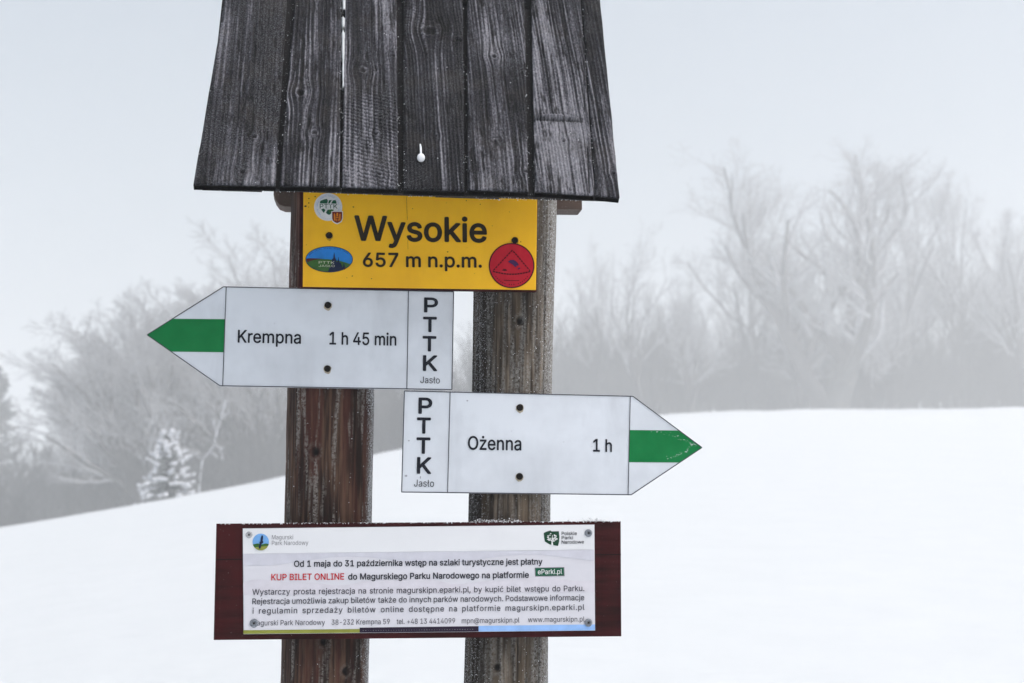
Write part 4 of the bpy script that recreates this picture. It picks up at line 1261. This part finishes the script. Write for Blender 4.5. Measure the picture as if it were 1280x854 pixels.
# the joint between the board's two planks shows on both margins
nb_.stamp(bd, nb_.line([(269.6, 699.6), (303.4, 699.2)], 1.2) + nb_.line([(743.6, 693.6), (776.2, 693.2)], 1.3), plain('board_joint_gap', (0.006, 0.004, 0.004), 0.9), 1)
def panel_mat():
    m = painted('notice_print', (0.64, 0.64, 0.69), (0.56, 0.56, 0.61), 6.0, 0.5, 0.40); return m
PANEL = panel_mat()
nb2 = Sign.__new__(Sign); nb2.__dict__ = dict(nb_.__dict__)
nb2.d = nb_.d - 0.003
pn_px = [(303.4, 660.6), (743.2, 655.8), (744.0, 788.4), (304.4, 793.0)]
_dl = nb2.d - nb_.d
def q2(px, py):
    p = P(px, py, nb2.d) - nb_.c; return p[0], p[2]
nb2.q = q2
def shift(o):
    o.location = (0, _dl, 0); return o
panel = shift(nb2.plate('printed_panel', pn_px, 0.003, PANEL)); 
def yb(x, y0, y1, xa=303.4, xb=743.2): return y0 + (y1 - y0) * (x - xa) / (xb - xa)
def strip(xa, xb, t0, t1, b0, b1): return [(xa, yb(xa, t0, t1)), (xb, yb(xb, t0, t1)), (xb, yb(xb, b0, b1)), (xa, yb(xa, b0, b1))]
TOPB = painted('notice_white_band', (0.72, 0.735, 0.76), (0.62, 0.63, 0.66), 6.0, 0.4, 0.40)
OLIVE = plain('olive_print', (0.24, 0.26, 0.050), 0.45); BLUEB = plain('light_blue_print', (0.27, 0.46, 0.80), 0.45); PURB = plain('dark_violet_print', (0.020, 0.013, 0.030), 0.45)
MTN = plain('lilac_grey_print', (0.56, 0.565, 0.63), 0.42, 0.05); MTN2 = plain('lilac_print', (0.61, 0.595, 0.65), 0.42, 0.05)
KW = dict(parent=panel)
nb2.flat('print_band', [strip(303.8, 742.9, 661.2, 656.4, 692.2, 687.0)], TOPB, 1, **KW)
mt = [(304, 727)]
for i in range(41):
    x_ = 304 + 438.6 * i / 40; mt.append((x_, yb(x_, 729, 724) - 3.2 * math.sin(i * 0.41 + 0.5) - 1.5 * math.sin(i * 0.97) ))
mt += [(743.2, 740), (304.3, 744)]
nb2.flat('print_hills', [mt[1:]], MTN2, 1, **KW)
hl = []
for i in range(41):
    x_ = 304 + 438.6 * i / 40; hl.append((x_, yb(x_, 692.4, 687.4)))
low = [(x_, y_ + 10 + 5 * math.sin(i * 0.31 + 1)) for i, (x_, y_) in enumerate(hl)]
nb2.flat('print_hills', [hl + low[::-1]], MTN, 1, **KW)
nb2.flat('print_band', [strip(304.3, 449.5, 787.9, 783.2, 792.5, 787.8)], OLIVE, 1, **KW)
nb2.flat('print_band', [strip(449.5, 598.2, 786.5, 781.0, 792.5, 787.9)], PURB, 1, **KW)
nb2.flat('print_band', [strip(598.2, 743.6, 786.2, 780.6, 792.5, 788.0)], BLUEB, 1, **KW)
dots = []
rgq = random.Random(2)
for i in range(44):
    x_ = 454 + 140 * i / 44; y_ = yb(x_, 789.9, 785.0); dots.append(ell(x_, y_, .55 * rgq.random() + .2, .4, 6))
GREYP = plain('grey_print', (0.22, 0.22, 0.24), 0.45)
nb2.flat('lettering', dots, GREYP, 2, **KW)
TXT = plain('dark_grey_print', (0.045, 0.047, 0.060), 0.45); TXB = plain('near_black_print', (0.020, 0.022, 0.032), 0.45); REDP = plain('red_print', (0.52, 0.020, 0.030), 0.45)
T = lambda *a, **k: nb2.text(*a, **{**KW, **k})
T('Magurski', 339.8, 674.4, 366.4, 674.2, 5.4, GREYP)
T('Park Narodowy', 339.8, 681.6, 385.4, 681.2, 5.4, GREYP)
T('Od 1 maja do 31 października wstęp na szlaki turystyczne jest płatny', 367.6, 708.6, 677.8, 705.6, 7.3, TXB, bold=0.030, justify=False)
T('KUP BILET ONLINE', 339.2, 725.4, 430.0, 724.5, 7.5, REDP, bold=0.022)
T('do Magurskiego Parku Narodowego na platformie', 435.4, 724.6, 660.8, 722.2, 7.3, TXB, bold=0.030)
bg = nb2.flat('print_badge', [[(668.4, 709.6), (705.4, 709.0), (705.8, 720.2), (668.8, 720.9)]], GREYP, 1, **KW)
nb2.flat('print_badge', [[(669.2, 710.4), (704.4, 709.8), (704.8, 719.3), (669.6, 720.0)]], FGREEN, 2, parent=panel)
T('eParki.pl', 672.2, 717.9, 702.4, 717.4, 6.0, WHITEP, bold=0.012, lay=3)
T('Wystarczy prosta rejestracja na stronie magurskipn.eparki.pl, by kupić bilet wstępu do Parku.', 315.4, 743.6, 730.2, 738.8, 6.9, TXT, justify=True, bold=0.010)
T('Rejestracja umożliwia zakup biletów także do innych parków narodowych. Podstawowe informacje', 315.4, 755.4, 730.2, 750.4, 6.9, TXT, justify=True, bold=0.010)
T('i regulamin sprzedaży biletów online dostępne na platformie magurskipn.eparki.pl', 315.8, 767.2, 730.4, 762.4, 6.9, TXT, justify=True, bold=0.010, chars=1.08)
T('Magurski Park Narodowy', 314.6, 782.0, 406.2, 781.2, 6.3, TXT)
T('38-232 Krempna 59', 414.4, 781.1, 487.2, 780.2, 6.3, TXT)
T('tel. +48 13 4414099', 495.7, 780.2, 568.8, 779.2, 6.3, TXT)
T('mpn@magurskipn.pl', 577.2, 779.2, 649.2, 778.2, 6.3, TXT)
T('www.magurskipn.pl', 660.0, 777.8, 730.6, 777.0, 6.3, TXT)
# park badge with a bird over hills
nb2.flat('print_emblem', [ell(326.0, 677.6, 10.3, 10.5, 48)], plain('emblem_blue_print', (0.17, 0.38, 0.72), 0.45), 2, **KW)
nb2.flat('print_emblem', [chord(326.0, 677.6, 10.3, 10.5, lambda x: 680.0 + 0.5 * math.sin(x * 0.6))], HILLG, 3, **KW)
nb2.flat('print_emblem', [chord(326.0, 677.6, 10.3, 10.5, lambda x: 683.4 - 0.12 * (x - 326))], OLIVE, 4, **KW)
nb2.flat('print_emblem', [[(327.2, 669.2), (328.8, 669.6), (328.9, 672.5), (328.4, 676), (329.4, 678), (328.2, 679.2), (326.8, 680.2), (325.8, 685.6), (323.6, 686.2), (323.4, 683.2), (324.8, 680.0), (324.2, 678.2), (325.6, 677.0), (326.0, 672.6)]], NIGHT, 5, **KW)
# national parks emblem: a pale tree on a dark green patch
pol = [(679.6, 666.4), (683.2, 664.6), (688.0, 663.2), (689.4, 664.4), (698.4, 664.2), (699.2, 671.0), (698.8, 677.2), (697.4, 682.6), (691.6, 681.6), (687.0, 680.6), (681.0, 677.0), (680.0, 672.0)]
nb2.flat('print_emblem', [pol], plain('forest_green_print', (0.012, 0.055, 0.030), 0.45), 2, **KW)
lv = [[(688.9, 682.0), (689.4, 676.5), (690.4, 676.5), (691.6, 682.2)]]
rgp = random.Random(8)
for i in range(34):
    a = rgp.random() * 6.28; r = 7.0 * math.sqrt(rgp.random()); x_, y_ = 690.2 + r * math.cos(a) * 1.0, 671.8 + r * 0.72 * math.sin(a)
    lv.append(ell(x_, y_, .95, .6, 8))
lv += nb2.line([(689.9, 677), (685.6, 672)], .6) + nb2.line([(690, 677), (694.8, 671.6)], .6) + nb2.line([(690, 677), (690.4, 669)], .6)
nb2.flat('print_emblem', lv, WHITEP, 3, **KW)
for tx, y0, y1, xe in (('Polskie', 669.0, 668.8, 721.0), ('Parki', 674.3, 674.2, 716.2), ('Narodowe', 679.8, 679.4, 729.8)): T(tx, 702.0, y0, xe, y1, 4.2, TXB, bold=0.012)
for (a, b, r, m_) in ((311.4, 668.6, 4.2, PALEM), (735.4, 666.4, 4.9, GALV), (317.6, 779.0, 5.4, GALV), (735.4, 778.4, 5.0, GALV)):
    o = shift(nb2.screw(a, b, r, m_))
    x_, z_ = q2(a, b); k = r * nb2.m_px * 0.40
    star = []
    for i in range(12):
        rr = k if i % 2 == 0 else k * 0.45; star.append((x_ + rr * math.cos(i * math.pi / 6 + .4), -0.0032, z_ + rr * math.sin(i * math.pi / 6 + .4)))
    link('screw_recess', mesh_np('screw_recess', star, [tuple(range(12))]), DARKM, o)
# lay the pieces printed on the panel on it (they are its children, the panel already stands forward)
# rime on the board's upper edge
pts = []
for i in range(800):
    px = 271 + 504 * rgf.random(); w = rgf.random()
    top = 654.6 - 3.0 * (px - 270.4) / 505.6
    p = P(px, top + (0.3 if w < 0.7 else 3.5 * (w - .7)), -0.024 + (0.020 * rgf.random() if w < 0.7 else -0.0008)) - nb_.c
    k = fbm(np.array([px * 0.05]), np.array([2.0]), None, 8, 2)[0]
    if rgf.random() < 0.25 + 0.9 * k: pts.append(p)
grains('frost', pts, 0.0009, nb_.root, rgf)
pts = []
for i in range(160):
    px = 742 + 10 * rgf.normal() if i < 60 else 620 + 16 * rgf.normal()
    top = 654.6 - 3.0 * (px - 270.4) / 505.6
    pts.append(P(px, top - abs(rgf.normal()) * 1.6, -0.012) - nb_.c)
grains('frost', pts, 0.0011, nb_.root, rgf)
